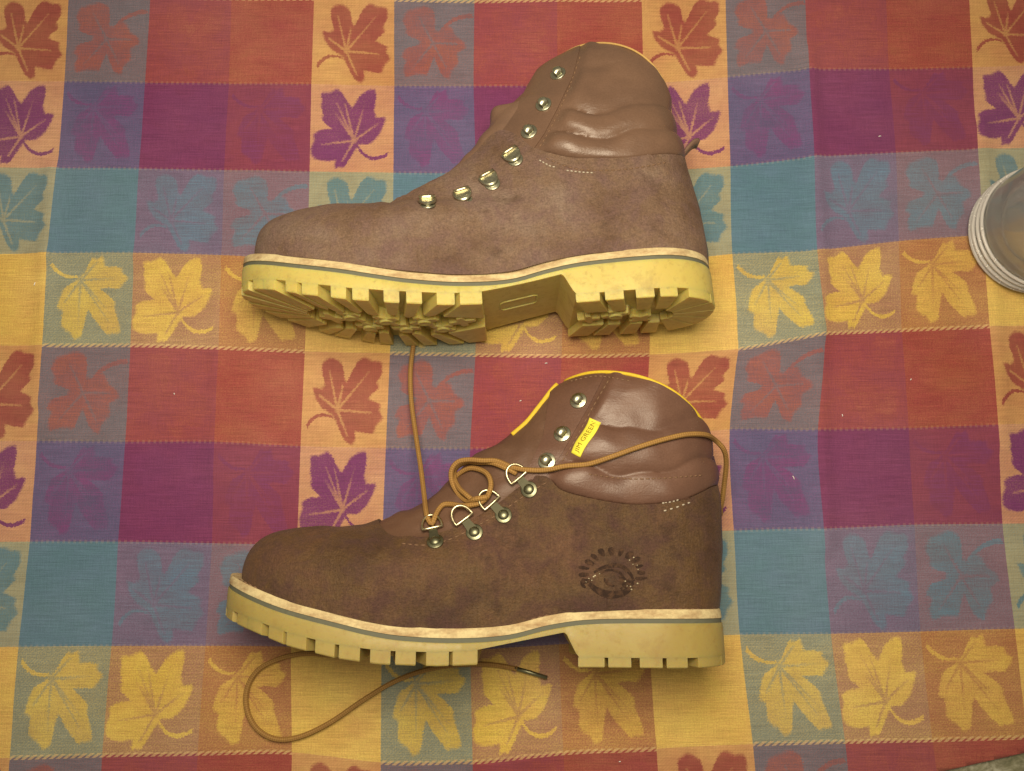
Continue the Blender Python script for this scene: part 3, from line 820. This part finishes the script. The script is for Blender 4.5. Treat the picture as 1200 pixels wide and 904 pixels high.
        wr += 0.016 * math.sin(v * 6.2 + 3.0 * noise.noise((c.x * 0.3, seed, c.y * 0.2))) * smooth(0.3, 1.5, v) * (0.4 + 0.6 * noise.noise((c.x * 0.5 + 7, c.y * 0.5, seed)))
        fold = 0.18 * math.exp(-((c.x - xre(c.y) - 0.75) / 0.45) ** 2) * smooth(13.5, 15.5, c.y)
        near_f = 0.75 + 0.75 * math.exp(-((c.x - xre(c.y) - 1.6) / 1.5) ** 2)
        return 0.0 + k * (puff * 0.85 * near_f + wr) + fold
    def d_facing(c): return 0.07 + 0.5 * lump(c)
    def d_tongue(c):
        d = -0.10 + lump(c, 0.45, 0.16)
        if b.key == 'a':   # the tongue bulges out above the lacing
            d += 0.75 * math.exp(-(((c.x + 0.2) / 0.75) ** 2 + ((c.y - 15.9) / 0.9) ** 2 + (c.z / 2.2) ** 2))
        return d
    disp = {'upper': d_upper, 'facing': d_facing, 'collar': d_collar, 'tongue': d_tongue}
    mats = {'upper': b.suede_mat, 'facing': b.coll_mat, 'collar': b.coll_mat, 'tongue': 'tongue_' + b.key}
    allV, allF = [], []
    for nm, fs in groups.items():
        idx = {}; VV = []; FF = []; nr = []
        for f in fs:
            q = []
            for v in f.verts:
                if v not in idx:
                    idx[v] = len(VV); VV.append(v.co + v.normal * disp[nm](v.co)); nr.append(v.normal.copy())
                q.append(idx[v])
            FF.append(tuple(q))
        # turn the cut edge inwards so that each panel has thickness
        fset = set(fs); nsurf = len(FF)
        for f in fs:
            for lp in f.loops:
                e = lp.edge
                if sum(1 for g in e.link_faces if g in fset) == 1:
                    a, c = lp.vert, lp.link_loop_next.vert
                    base = len(VV)
                    VV.append(VV[idx[a]] - nr[idx[a]] * 0.32); VV.append(VV[idx[c]] - nr[idx[c]] * 0.32)
                    FF.append((idx[c], idx[a], base, base + 1))
        o = mesh_obj(nm, VV, FF, MAT[mats[nm]], root, True, 0.01, 50)
        k = len(allV); allV += VV; allF += [tuple(i + k for i in f) for f in FF]
        # sharp rim where the edge turns in
        me = o.data
    bm.free()
    b.bvh = BVHTree.FromPolygons([tuple(v) for v in allV], allF)
    # ---------- lining and rim piping
    ctr = np.mean(np.array(rim_ring), axis=0)
    G = Geo(); LV, LF = [], []
    rows = [(1.0, 0.0, 0.0), (1.0, 0.06, 0.12), (1.0, 0.12, 0.0), (0.97, 0.16, 0), (0.9, 0.18, 0), (0.8, 0.18, 0), (0.72, 0.2, 0)]
    n2 = 80
    for t, sh, dy in rows:
        for j in range(n2):
            a = 2 * math.pi * j / n2
            x, y, z = S(t, 0.02 + 0.96 * (1 - math.cos(a)) / 2, 1 if math.sin(a) >= 0 else -1)
            s_ = (1 - math.cos(a)) / 2
            x += sh * 3.0 * (0.5 - s_)
            LV.append((x, y + dy, z * (1 - sh)))
    for i in range(len(rows) - 1):
        for j in range(n2):
            LF.append((i * n2 + (j + 1) % n2, i * n2 + j, (i + 1) * n2 + j, (i + 1) * n2 + (j + 1) % n2))
    LF.append(tuple((len(rows) - 1) * n2 + j for j in range(n2)))
    mesh_obj('lining', LV, LF, MAT['lining'], root, True, 0.01)
    ring = [Vector(p) for p in rim_ring[::2]]
    mid = Vector(ctr)
    ring = [p + (p - mid).normalized() * 0.02 + Vector((0.0, 0.0, 0)) for p in ring] if b.key == 'a' else [p + (p - mid).normalized() * 0.02 + Vector((0.02, 0.06, 0)) for p in ring]
    # drop points that coincide at the crest
    ring = [p for i, p in enumerate(ring) if i == 0 or (p - ring[i - 1]).length > 0.02]
    V, F = tube(ring, 0.07 if b.key == 'a' else 0.125, 8, True)
    mesh_obj('piping', V, F, MAT['piping' if b.key == 'b' else 'piping_worn'], root, True, 0.01)
    # ---------- sole: welt, dark stripe, rubber outsole with its tread
    sole = mesh_obj('outsole', *layer(b, 0.15, 0.16, lambda x: YF(x) - 0.74, YBASE, (-1.9, 3.3, 3.45, 4.15)), MAT[b.rub], root, True, 0.01, 35)
    w = mesh_obj('welt', *layer(b, 0.04, 0.10, lambda x: YF(x) + 0.06, lambda x: YF(x) - 0.47), MAT['welt'], root, True, 0.01, 40)
    mesh_obj('midsole_stripe', *layer(b, 0.06, 0.07, lambda x: YF(x) - 0.47, lambda x: YF(x) - 0.74), MAT['stripe'], root, True, 0.01, 40)
    # welt stitching, on both sides
    G = Geo()
    for side in (1, -1):
        x = -16.6
        while x < 12.8:
            xe = x + 0.27
            p = Vector((x, YF(x) + 0.07, edge_z(x, side, b, -0.10))); q = Vector((xe, YF(xe) + 0.07, edge_z(xe, side, b, -0.10)))
            G.add(*tube([p, (p + q) / 2 + Vector((0, 0.03, 0)), q], 0.045, 5)); x += 0.40
    o = G.obj('welt_stitching', MAT['thread'], root, True, 0.01); o['kind'] = 'stuff'
    tread(b, sole, MAT[b.rub])
    return root

up = spec_upper(); low = spec_lower()
build_boot(up, 'dusty brown leather boot showing its yellow tread, lying above the other boot')
build_boot(low, 'darker brown leather boot with tan lace and yellow side tag, lying nearest the viewer')

# ------------------------------------------------------------------ placing things on the leather
def hit(b, px, py, lift=0.0, zfall=None):
    """point (local cm) and normal where the sight line through a picture point meets the boot"""
    o = (b.Mi @ Vector((0, 0, CAM_H))) * 100; d = (b.Mi.to_3x3() @ ray(px, py)).normalized()
    p, n, i, dist = b.bvh.ray_cast(o, d)
    if p is None:
        t = ((zfall or 0.0) - o.z) / d.z
        return o + d * t, Vector((0, 0, 1))
    if n.dot(d) > 0: n = -n
    return p + n * lift, n
def smooth_n(b, px, py, r=5):
    """average normal round a point, so that fittings sit square on the leather"""
    n = Vector()
    for dx, dy in ((0, 0), (r, 0), (-r, 0), (0, r), (0, -r)): n += hit(b, px + dx, py + dy)[1]
    return n.normalized()
def frame(p, n, toward):
    y = (toward - n * toward.dot(n)).normalized(); x = y.cross(n)
    return Matrix(((x.x, y.x, n.x, p.x), (x.y, y.y, n.y, p.y), (x.z, y.z, n.z, p.z), (0, 0, 0, 1)))
def put(name, VF, mat, parent, M4, shade=True):
    return mesh_obj(name, [M4 @ Vector(v) for v in VF[0]], VF[1], mat, parent, shade, 0.01)

def dome(r, h, y=0.0, z0=0.0, n=20):
    P = [(r, z0)] + [(r * math.cos(a), z0 + h * math.sin(a)) for a in np.linspace(0.15, 1.45, 6)] + [(0.0001, z0 + h)]
    V, F = lathe(P, n); return [(x, yy + y, z) for x, yy, z in V], F
def disc(r, h, y=0.0, sx=1.0, sy=1.0, n=24):
    P = [(r, 0), (r, h * 0.7), (r * 0.93, h), (0.0001, h)]
    V, F = lathe(P, n); return [(x * sx, yy * sy + y, z) for x, yy, z in V], F

def lace_hook(b, px, py, tx, ty):
    p, _ = hit(b, px, py); n = smooth_n(b, px, py); q, _ = hit(b, tx, ty)
    M4 = frame(p, n, q - p)
    base = put('lace_hook', disc(0.56, 0.10), MAT['metal'], b.root, M4)
    # the hook: a shank and a rounded lip curling over towards the tongue
    V, F = [], []
    rows = [(-0.30, 0.10, 0.20), (-0.34, 0.26, 0.26), (-0.26, 0.42, 0.33), (-0.02, 0.51, 0.38), (0.22, 0.48, 0.34), (0.40, 0.36, 0.22), (0.44, 0.28, 0.10)]
    m = 9
    for y, z, w in rows:
        for k in range(m):
            u = -1 + 2 * k / (m - 1); V.append((u * w * 0.9, y * 0.9 - 0.04 * u * u + 0.06, z - 0.11 * u * u))
    r0 = len(V)
    for y, z, w in rows:
        for k in range(m):
            u = -1 + 2 * k / (m - 1); V.append((u * w * 0.8, y * 0.8 - 0.04 * u * u + 0.06, z - 0.07 - 0.11 * u * u))
    for i in range(len(rows) - 1):
        for k in range(m - 1):
            a = i * m + k; F.append((a, a + 1, a + m + 1, a + m)); F.append((r0 + a + 1, r0 + a, r0 + a + m, r0 + a + m + 1))
        for k in (0, m - 1):
            a = i * m + k; F.append((a, a + m, r0 + a + m, r0 + a) if k == 0 else (a + m, a, r0 + a, r0 + a + m))
    put('hook_lip', (V, F), MAT['metal'], base, M4)
    put('shank', dome(0.22, 0.3, -0.05, 0.05, 12), MAT['metal_dull'], base, M4)

def d_outline(w, h):
    P = [(-w, 0.0), (w, 0.0)]
    for k in range(1, 14):
        a = math.pi * k / 14; P.append((w * math.cos(a) * (1.0 if k not in (0,) else 1), h * (math.sin(a) ** 0.8)))
    return P
def lace_ring(b, px, py, rx, ry, folded):
    """a riveted clip with a wire D ring; folded: the ring hangs back over its rivet"""
    p, _ = hit(b, px, py); n = smooth_n(b, px, py); q, _ = hit(b, rx, ry)
    if abs((q - p).length) > 2.5: q = p + Vector((0.3, 1, 0))
    M4 = frame(p, n, q - p)
    plate = put('lace_ring', disc(0.52, 0.09, 0.0 if not folded else -0.32, 1.0, 1.05), MAT['metal'] if folded else MAT['metal_dull'], b.root, M4)
    D = min(1.0, max(0.62, (q - p).length)) if not folded else 0.40
    if folded:
        # flat D of metal lying back over its base, with a straight bar along the top
        V, F = [], []
        out = d_outline(0.62, 0.98); n_ = len(out)
        for sc, z in ((1.0, 0.14), (1.0, 0.26), (0.86, 0.33), (0.62, 0.30)):
            for x, y in out: V.append((x * sc, D - 0.36 - (y - 0.36) * sc, z))
        for r_ in range(3):
            for i in range(n_): F.append((r_ * n_ + (i + 1) % n_, r_ * n_ + i, (r_ + 1) * n_ + i, (r_ + 1) * n_ + (i + 1) % n_))
        F.append(tuple(3 * n_ + i for i in range(n_))[::-1])
        V = [M4 @ Vector(v) for v in V]
        mesh_obj('ring', V, F, MAT['metal'], plate, True, 0.01, 40)
        put('clip', tube([(-0.52, D - 0.06, 0.34), (-0.2, D - 0.06, 0.36), (0.2, D - 0.06, 0.36), (0.52, D - 0.06, 0.34)], 0.14, 10), MAT['ringm'], plate, M4)
        return
    put('rivet', dome(0.34, 0.20, 0.0, 0.08), MAT['metal_dull'], plate, M4)
    # sheet loop that holds the wire
    V, F = tube([(-0.34, D, 0.16), (-0.12, D, 0.16), (0.12, D, 0.16), (0.34, D, 0.16)], 0.10, 10)
    put('clip', (V, F), MAT['ringm'], plate, M4)
    V = [(-0.30, 0.2, 0.10), (0.30, 0.2, 0.10), (0.24, D, 0.14), (-0.24, D, 0.14), (-0.30, 0.2, 0.02), (0.30, 0.2, 0.02), (0.24, D, 0.05), (-0.24, D, 0.05)]
    put('strap', (V, [(0, 1, 2, 3), (7, 6, 5, 4), (0, 4, 5, 1), (1, 5, 6, 2), (2, 6, 7, 3), (3, 7, 4, 0)]), MAT['metal_dark'], plate, M4, False)
    w, h = (0.62, 0.98) if not folded else (0.66, 1.0)
    path = []
    for x, y in d_outline(w, h):
        if folded: path.append((x, D - y * 1.05, 0.30 + 0.06 * math.sin(y * 2)))
        else: path.append((x, D + y, 0.18 + 0.10 * y))
    # fill the straight bar with points so that the wire keeps its corners
    fine = []
    for i, a in enumerate(path):
        c = path[(i + 1) % len(path)]
        for u in (0, 0.33, 0.66): fine.append(tuple(a[k] + (c[k] - a[k]) * u for k in range(3)))
    put('ring', tube(fine, 0.09, 10, True), MAT['ringm'], plate, M4)

for px, py in ((654, 87), (637, 123), (620, 155)): lace_hook(up, px, py, px - 9, py - 6)
for (px, py), (qx, qy) in zip(((601, 184), (574, 212), (543, 231), (501, 239)), ((594, 176), (566, 202), (539, 220), (499, 229))): lace_ring(up, px, py, qx, qy, True)
for px, py in ((678, 470), (659, 509), (641, 541)): lace_hook(low, px, py, px - 9, py - 6)
for (px, py), (qx, qy) in zip(((620, 574), (590, 604), (556, 624), (510, 635)), ((610, 562), (577, 592), (545, 611), (507, 620))): lace_ring(low, px, py, qx, qy, False)

# seams: rows of small stitches laid on the leather
def stitches(b, name, px_line, mat, step=0.42, ln=0.26, r=0.04, lift=0.0):
    P = catmull(px_line, 200)
    pts = [hit(b, x, y, lift)[0] for x, y in P]
    d = [0.0]
    for i in range(1, len(pts)): d.append(d[-1] + min(0.6, (pts[i] - pts[i - 1]).length))
    A = np.array([tuple(p) for p in pts]); G = Geo(); s = 0.0
    while s + ln < d[-1]:
        a, m, c = [Vector([np.interp(q, d, A[:, k]) for k in range(3)]) for q in (s, s + ln / 2, s + ln)]
        if (c - a).length < ln * 1.4: G.add(*tube([a, m + Vector((0, 0, 0.02)), c], r, 5))
        s += step
    if G.v:
        o = G.obj(name, mat, b.root, True, 0.01); o['kind'] = 'stuff'
stitches(low, 'facing_stitching', [(713, 446), (695, 477), (677, 510), (662, 536), (649, 553)], MAT['thread'])
stitches(low, 'facing_stitching', [(640, 566), (612, 583), (585, 602), (560, 616), (528, 632), (498, 639), (470, 637)], MAT['thread'])
stitches(low, 'collar_stitching', [(690, 556), (730, 561), (770, 561), (826, 557)], MAT['thread'], 0.36, 0.2)
stitches(low, 'heel_stitching', [(776, 590), (788, 588), (798, 585)], MAT['thread_pale'], 0.26, 0.14, 0.05)
stitches(low, 'heel_stitching', [(778, 599), (792, 595), (800, 592), (812, 588)], MAT['thread_pale'], 0.42, 0.16, 0.05)
stitches(low, 'rim_stitching', [(668, 447), (700, 441), (740, 447)], MAT['thread'], 0.34, 0.2)
stitches(up, 'facing_stitching', [(680, 66), (671, 92), (655, 131), (640, 160), (630, 176)], MAT['thread'])
stitches(up, 'heel_stitching', [(632, 188), (645, 195), (652, 196)], MAT['thread_pale'], 0.26, 0.14, 0.05)
stitches(up, 'heel_stitching', [(664, 200), (680, 202), (698, 203)], MAT['thread_pale'], 0.26, 0.14, 0.05)
stitches(up, 'quarter_stitching', [(640, 186), (670, 197), (700, 200), (740, 198), (785, 190)], MAT['thread'], 0.4, 0.24)

# strip of leather down the back seam
def back_strip(b):
    P = catmull(b.back, 24); V, F = [], []
    for i, (x, y) in enumerate(P[:-3]):
        for z in (-0.75, -0.45, 0.0, 0.45, 0.75):
            q, n, _, _ = b.bvh.ray_cast(Vector((30, y, z)), Vector((-1, 0, 0)))
            V.append((q.x + (0.10 if abs(z) < 0.7 else -0.05), q.y, q.z) if q else (x + 0.1, y, z))
    m = len(P) - 3
    for i in range(m - 1):
        for k in range(4): F.append((i * 5 + k, i * 5 + k + 1, (i + 1) * 5 + k + 1, (i + 1) * 5 + k))
    mesh_obj('back_strip', V, F, MAT[b.coll_mat], b.root, True, 0.01)
back_strip(up); back_strip(low)

# pull loop at the heel of the far boot
def strap_mesh(path, width, thick):
    V, F = [], []; m = len(path)
    for i, p in enumerate(path):
        a, c = path[max(0, i - 1)], path[min(m - 1, i + 1)]; t = (c - a).normalized()
        s = Vector((0, 0, 1)); n = t.cross(s).normalized()
        for u, w in ((-1, -1), (1, -1), (1, 1), (-1, 1)): V.append(p + s * (u * width / 2) + n * (w * thick / 2))
    for i in range(m - 1):
        for k in range(4): F.append((i * 4 + k, i * 4 + (k + 1) % 4, (i + 1) * 4 + (k + 1) % 4, (i + 1) * 4 + k))
    F += [(3, 2, 1, 0), tuple((m - 1) * 4 + k for k in range(4))]
    return V, F
pl = [Vector(p) for p in catmull([(11.8, 12.4, -0.6), (12.3, 11.8, -0.5), (12.75, 11.6, -0.4), (13.2, 12.1, -0.3), (13.75, 12.6, -0.3), (14.15, 12.75, -0.5)], 24)]
mesh_obj('pull_loop', *strap_mesh(pl, 1.1, 0.22), MAT['tongue_a'], up.root, True, 0.01)

# yellow tape on the tongue edge of the near boot
def on_plane(b, px, py, zl):
    o = (b.Mi @ Vector((0, 0, CAM_H))) * 100; d = b.Mi.to_3x3() @ ray(px, py)
    return o + d * ((zl - o.z) / d.z)
tape = []
for px, py in catmull([(652, 449), (640, 467), (625, 489), (612, 507), (605, 516)], 7):
    q, n_, _, _ = low.bvh.find_nearest(on_plane(low, px, py, 0.9))
    tape.append(tuple(q + (q - Vector((4.0, 13.0, 0.0))).normalized() * 0.04))
V, F = tube([Vector(p) for p in catmull(tape, 26)], 0.17, 10, flat=0.8)
mesh_obj('tongue_tape', V, F, MAT['piping'], low.root, True, 0.01)

# yellow woven tag with its lettering
TA, TB, TC, TD = (670, 531), (691.5, 490), (704.5, 495.5), (680.5, 536)     # start-left, end-left, end-right, start-right
def tag_px(u, v):
    """u along the tag from its lower end, v across from left edge to right edge; the tag bows a little"""
    x = (TA[0] + (TB[0] - TA[0]) * u) * (1 - v) + (TD[0] + (TC[0] - TD[0]) * u) * v
    y = (TA[1] + (TB[1] - TA[1]) * u) * (1 - v) + (TD[1] + (TC[1] - TD[1]) * u) * v
    k = 0.9 * math.sin(2 * math.pi * u)
    return x - k, y - k * 0.5
V, F = [], []
nu, nv = 20, 6
for i in range(nu + 1):
    for j in range(nv + 1): V.append(hit(low, *tag_px(i / nu, j / nv), lift=0.07)[0])
n0 = len(V)
for i in range(nu):
    for j in range(nv):
        a = i * (nv + 1) + j; F.append((a, a + 1, a + nv + 2, a + nv + 1))
bord = [i * (nv + 1) for i in range(nu + 1)] + [nu * (nv + 1) + j for j in range(1, nv + 1)] + [i * (nv + 1) + nv for i in range(nu - 1, -1, -1)] + [j for j in range(nv - 1, 0, -1)]
for k, a in enumerate(bord): V.append(V[a] - Vector((0, 0, 0.09)))
for k in range(len(bord)):
    k2 = (k + 1) % len(bord); F.append((bord[k], bord[k2], n0 + k2, n0 + k))
tag_o = mesh_obj('name_tag', V, F, MAT['tag'], low.root, True, 0.01)
tag_o['label'] = 'small yellow woven tag sewn on the collar'
fc = bpy.data.curves.new('txt', 'FONT'); fc.body = 'JIM GREEN'; fc.align_x = 'LEFT'; fc.size = 1.0; fc.resolution_u = 3
to = bpy.data.objects.new('txt', fc); COL.objects.link(to)
bpy.context.view_layer.update()
tm = to.evaluated_get(bpy.context.evaluated_depsgraph_get()).to_mesh()
bmt = bmesh.new(); bmt.from_mesh(tm)
xsT = [v.co.x for v in bmt.verts]; ysT = [v.co.y for v in bmt.verts]; x0, x1, y0, y1 = min(xsT), max(xsT), min(ysT), max(ysT)
bmesh.ops.triangulate(bmt, faces=bmt.faces[:])
TV = [hit(low, *tag_px(0.07 + 0.86 * (v.co.x - x0) / (x1 - x0), 0.76 - 0.52 * (v.co.y - y0) / (y1 - y0)), lift=0.085)[0] for v in bmt.verts]
TF = [tuple(v.index for v in f.verts) for f in bmt.faces]
bmt.free(); to.to_mesh_clear(); bpy.data.objects.remove(to); bpy.data.curves.remove(fc)
mesh_obj('lettering', TV, TF, MAT['ink'], tag_o, False, 0.01)

# worn oval stamp on the outer heel
def decal(px_poly, lift=0.03):
    c = np.mean(np.array(px_poly), axis=0)
    V = [hit(low, x, y, lift)[0] for x, y in px_poly] + [hit(low, c[0], c[1], lift + 0.004)[0]]
    n = len(px_poly); return V, [(i, (i + 1) % n, n) for i in range(n)]
rs = random.Random(3)
G = Geo(); CX, CY = 718, 670
for k in range(13):
    a = math.radians(158 + k * 18.2)
    wob = rs.uniform(-1, 1)
    r0, r1, hw = 0.76 + 0.04 * wob, 1.08 + 0.06 * wob, 0.105 + 0.03 * rs.uniform(-1, 1)
    if k > 9: r1 -= 0.1
    P = [(CX + 37 * r_ * math.cos(a + da), CY + 27 * r_ * math.sin(a + da) + 2) for r_, da in ((r0, -hw * .6), (r1 - .12, -hw), (r1 - .02, -hw * .7), (r1 + 0.03, 0), (r1 - .02, hw * .7), (r1 - .12, hw), (r0, hw * .6))]
    G.add(*decal(P))
def band(pts, w):
    C = catmull(pts, 22)
    for i in range(len(C) - 1):
        d = C[i + 1] - C[i]; n = np.array((-d[1], d[0])); n = n / (np.linalg.norm(n) + 1e-6)
        wa, wb = [w * (0.5 + 0.5 * math.sin(math.pi * min(1, max(0, q / 21)))) for q in (i, i + 1)]
        G.add(*decal([tuple(C[i] + n * wa), tuple(C[i + 1] + n * wb), tuple(C[i + 1] - n * wb), tuple(C[i] - n * wa)]))
band([(696, 671), (705, 666), (716, 663), (729, 664), (738, 672), (743, 681)], 2.4)
band([(703, 672), (714, 668), (726, 671), (733, 680)], 1.5)
band([(690, 684), (700, 692), (714, 697), (730, 695), (741, 688)], 4.5)
band([(684, 678), (682, 684), (686, 689)], 2.2)
band([(708, 678), (712, 684), (720, 687)], 1.8)
band([(727, 676), (733, 684), (738, 690)], 4.5)
band([(746, 678), (753, 678), (758, 677)], 1.6)
for _ in range(10):
    x, y = rs.uniform(696, 742), rs.uniform(672, 696)
    P = [(x + rs.uniform(1, 3.0) * math.cos(t), y + rs.uniform(1, 2.6) * math.sin(t)) for t in np.linspace(0, 2 * math.pi, 7)[:-1]]
    G.add(*decal(P))
st = G.obj('stamped_emblem', MAT['stamp'], low.root, False, 0.01)
st['label'] = 'worn dark oval stamp pressed into the heel leather'
G = Geo()
for (x, y) in [(741, 661), (743, 653), (746, 663), (748, 667), (738, 657), (735, 686), (741, 690), (746, 684), (738, 688), (732, 681), (703, 673), (691, 678), (695, 677), (697, 674), (686, 682), (693, 681)]:
    x += rs.uniform(-1, 1); y += rs.uniform(-1, 1); r = rs.uniform(0.5, 1.0)
    G.add(*decal([(x + r * 1.2 * math.cos(t), y + r * math.sin(t)) for t in np.linspace(0.4, 0.4 + 2 * math.pi, 6)[:-1]], 0.05))
G.obj('stamp_flecks', MAT['fleck'], st, False, 0.01)['kind'] = 'stuff'

# ------------------------------------------------------------------ laces of the near boot
LR = 0.17
def cord(name, pts, parent_boot, r=LR, n=10, per=0.15):
    """pts in world metres -> braided cord, stored in boot space"""
    P = [parent_boot.Mi @ Vector(p) * 100 for p in pts]
    L = sum((P[i + 1] - P[i]).length for i in range(len(P) - 1))
    C = [Vector(p) for p in catmull([tuple(p) for p in P], max(20, int(L / per)))]
    V, F = tube(C, r, n)
    o = mesh_obj(name, V, F, MAT['lace'], parent_boot.root, True, 0.01)
    uvl = o.data.uv_layers.new(name='cord'); d = [0.0]
    for i in range(1, len(C)): d.append(d[-1] + (C[i] - C[i - 1]).length)
    for poly in o.data.polygons:
        ks = [v % n for v in poly.vertices]; wrap = (0 in ks and n - 1 in ks)
        for li in poly.loop_indices:
            vi = o.data.loops[li].vertex_index; k = vi % n
            if wrap and k == 0: k = n
            uvl.data[li].uv = (d[vi // n] / 0.9, k / n)
    return o
def over(px, py, up_=LR, zf=None):
    """world point of a lace lying on the near boot"""
    p, n = hit(low, px, py)
    q = p + n * up_
    return low.M @ (q * 0.01)
def onp(px, py, zl): return low.M @ (on_plane(low, px, py, zl) * 0.01)
# strand running off beneath the far boot
ring1 = over(503, 612, 0.35)
cord('lace', [at(487, 392, 0.003), at(484, 408, 0.004), at(481, 436, 0.006), at(482, 470, 0.010), at(487, 508, 0.018), at(493, 548, 0.034), at(497, 580, 0.052), onp(499, 598, 2.2), over(502, 611, 0.30), over(507, 617, 0.22), over(511, 611, 0.34), over(515, 601, 0.26), over(521, 594, 0.22), over(531, 593, 0.22), over(543, 595, 0.26), over(555, 594, 0.32), over(566, 591, 0.36), over(574, 583, 0.40), over(578, 572, 0.42), over(575, 560, 0.36), over(566, 553, 0.28), over(553, 551, 0.22), over(542, 555, 0.15), over(534, 561, 0.08), over(530, 566, 0.0)], low)
# long strand: rings, loop on the tongue, over the collar, round the heel, under the boot and out in front
path = [over(574, 586, 0.55), over(560, 590, 0.62), onp(548, 588, 2.6), onp(538, 580, 2.0), onp(530, 566, 1.8), onp(529, 552, 1.9), onp(536, 542, 2.1), onp(548, 539, 2.3), onp(566, 540, 2.6), over(585, 544, 0.42), over(602, 549, 0.30), over(618, 552, 0.24), over(640, 552, 0.24), over(664, 549, 0.22), over(690, 542, 0.22), over(716, 535, 0.22), over(745, 526, 0.22), over(775, 517, 0.22), over(802, 511, 0.24), over(822, 511, 0.3)]
cord('lace', [over(606, 556, 0.10), over(596, 551, 0.30), over(580, 546, 0.36), over(563, 545, 0.32), over(549, 546, 0.30), over(539, 552, 0.32), over(535, 563, 0.30), over(540, 575, 0.30), over(549, 584, 0.40), over(557, 590, 0.30)], low, 0.16)
heel = [onp(838, 516, 1.5), onp(848, 527, 0.9), onp(851, 542, 0.0), onp(849, 565, -1.2), onp(845, 592, -2.2), onp(836, 610, -3.4)]
under = [low.M @ (Vector(p) * 0.01) for p in ((10.5, 7.5, -4.6), (6.0, 6.2, -4.9), (0.0, 4.6, -5.1), (-4.0, 2.6, -5.35))]
for p in under: p.z = max(p.z, 0.003)
exitp = [at(470, 757, 0.0035), at(430, 765, 0.0035), at(392, 768, 0.0035), at(358, 766, 0.004), at(328, 772, 0.004), at(303, 785, 0.004), at(290, 806, 0.004), at(289, 830, 0.004), at(300, 853, 0.004), at(322, 866, 0.004), at(350, 864, 0.004), at(385, 848, 0.004), at(425, 821, 0.004), at(462, 799, 0.004), at(500, 785, 0.004), at(540, 779, 0.004), at(575, 779, 0.004), at(606, 784, 0.004)]
long_lace = cord('lace', path + heel + under + exitp, low)
agl = [low.Mi @ p * 100 for p in (at(603, 783.3, 0.0042), at(622, 788.5, 0.0042), at(641, 794.5, 0.004))]
V, F = tube(agl, 0.15, 10); mesh_obj('aglet', V, F, MAT['metal_dull'], long_lace, True, 0.01)

# ------------------------------------------------------------------ drinking glass at the right edge
def glass_mat():
    M = Nodes('clear_glass'); o = M.obj()
    n = M.noise(o, 200, 3, 0.6)
    return M.set(Base_Color=(0.96, 0.96, 0.94, 1), Roughness=M.rng(n, 0.3, 0.7, 0.04, 0.1), IOR=1.46, Transmission_Weight=0.9)
gp = at(1198, 279, 0)
prof_out = [(0.0001, 0.52), (2.6, 0.52), (3.5, 0.52), (4.2, 0.56), (4.32, 0.9), (4.34, 1.4), (4.36, 2.0), (4.38, 2.6), (4.4, 3.2), (4.45, 5.0), (4.6, 7.5), (4.7, 9.0), (4.66, 9.12), (4.56, 9.14), (4.46, 9.05)]
prof_in = [(4.3, 7.5), (4.1, 5.0), (3.9, 3.0), (3.6, 2.2), (3.2, 1.6), (2.9, 1.35), (2.5, 1.2), (1.2, 1.05), (0.0001, 1.0)]
g = bpy.data.objects.new('drinking_glass', None); COL.objects.link(g); g.empty_display_size = 0.03
g.location = (gp.x, gp.y, 0.0022)
V, F = lathe(prof_out + prof_in, 96)
mesh_obj('vessel', V, F, glass_mat(), g, True, 0.01)
def glare_white():
    M = Nodes('rib_glare_white'); o = M.obj(); n = M.noise(o, 300, 3, 0.6)
    return M.set(Base_Color=(0.88, 0.88, 0.87, 1), Roughness=M.rng(n, 0.3, 0.7, 0.16, 0.3), IOR=1.46, Transmission_Weight=0.5)  # pale ribs and foot; the white base colour stands in for lamp reflections
for z, r_, w in ((0.55, 4.34, 0.16), (1.1, 4.46, 0.13), (1.65, 4.46, 0.13), (2.2, 4.48, 0.12)):
    V, F = tube([(r_ * math.cos(2 * math.pi * k / 96), r_ * math.sin(2 * math.pi * k / 96), z) for k in range(96)], w, 8, True)
    mesh_obj('rib', V, F, glare_white(), g, True, 0.01)
V, F = lathe([(4.18, 0.02), (4.3, 0.3), (4.3, 0.5), (3.2, 0.45), (2.95, 0.5), (2.9, 0.3), (3.2, 0.02), (4.18, 0.02)], 96)
mesh_obj('foot_ring', V, F, glare_white(), g, True, 0.01)
g['label'] = 'clear drinking glass standing on the cloth at the right edge'; g['category'] = 'glass'

# bits of lint on the cloth
G = Geo()
for px, py in ((1067, 445), (205, 462), (987, 487), (1031, 160), (640, 426), (726, 892), (41, 333), (610, 470), (930, 560)):
    p = at(px, py, 0); z = cloth_z(p.x, p.y); a = random.uniform(0, 3.14); d = Vector((math.cos(a), math.sin(a), 0)) * random.uniform(0.0005, 0.0014)
    c = Vector((p.x, p.y, z + 0.0005)); G.add(*tube([c - d, c + Vector((0.0001, 0.0002, 0.0003)), c + d], 0.00035, 5))
o = G.obj('lint', MAT['lint']); o['kind'] = 'stuff'
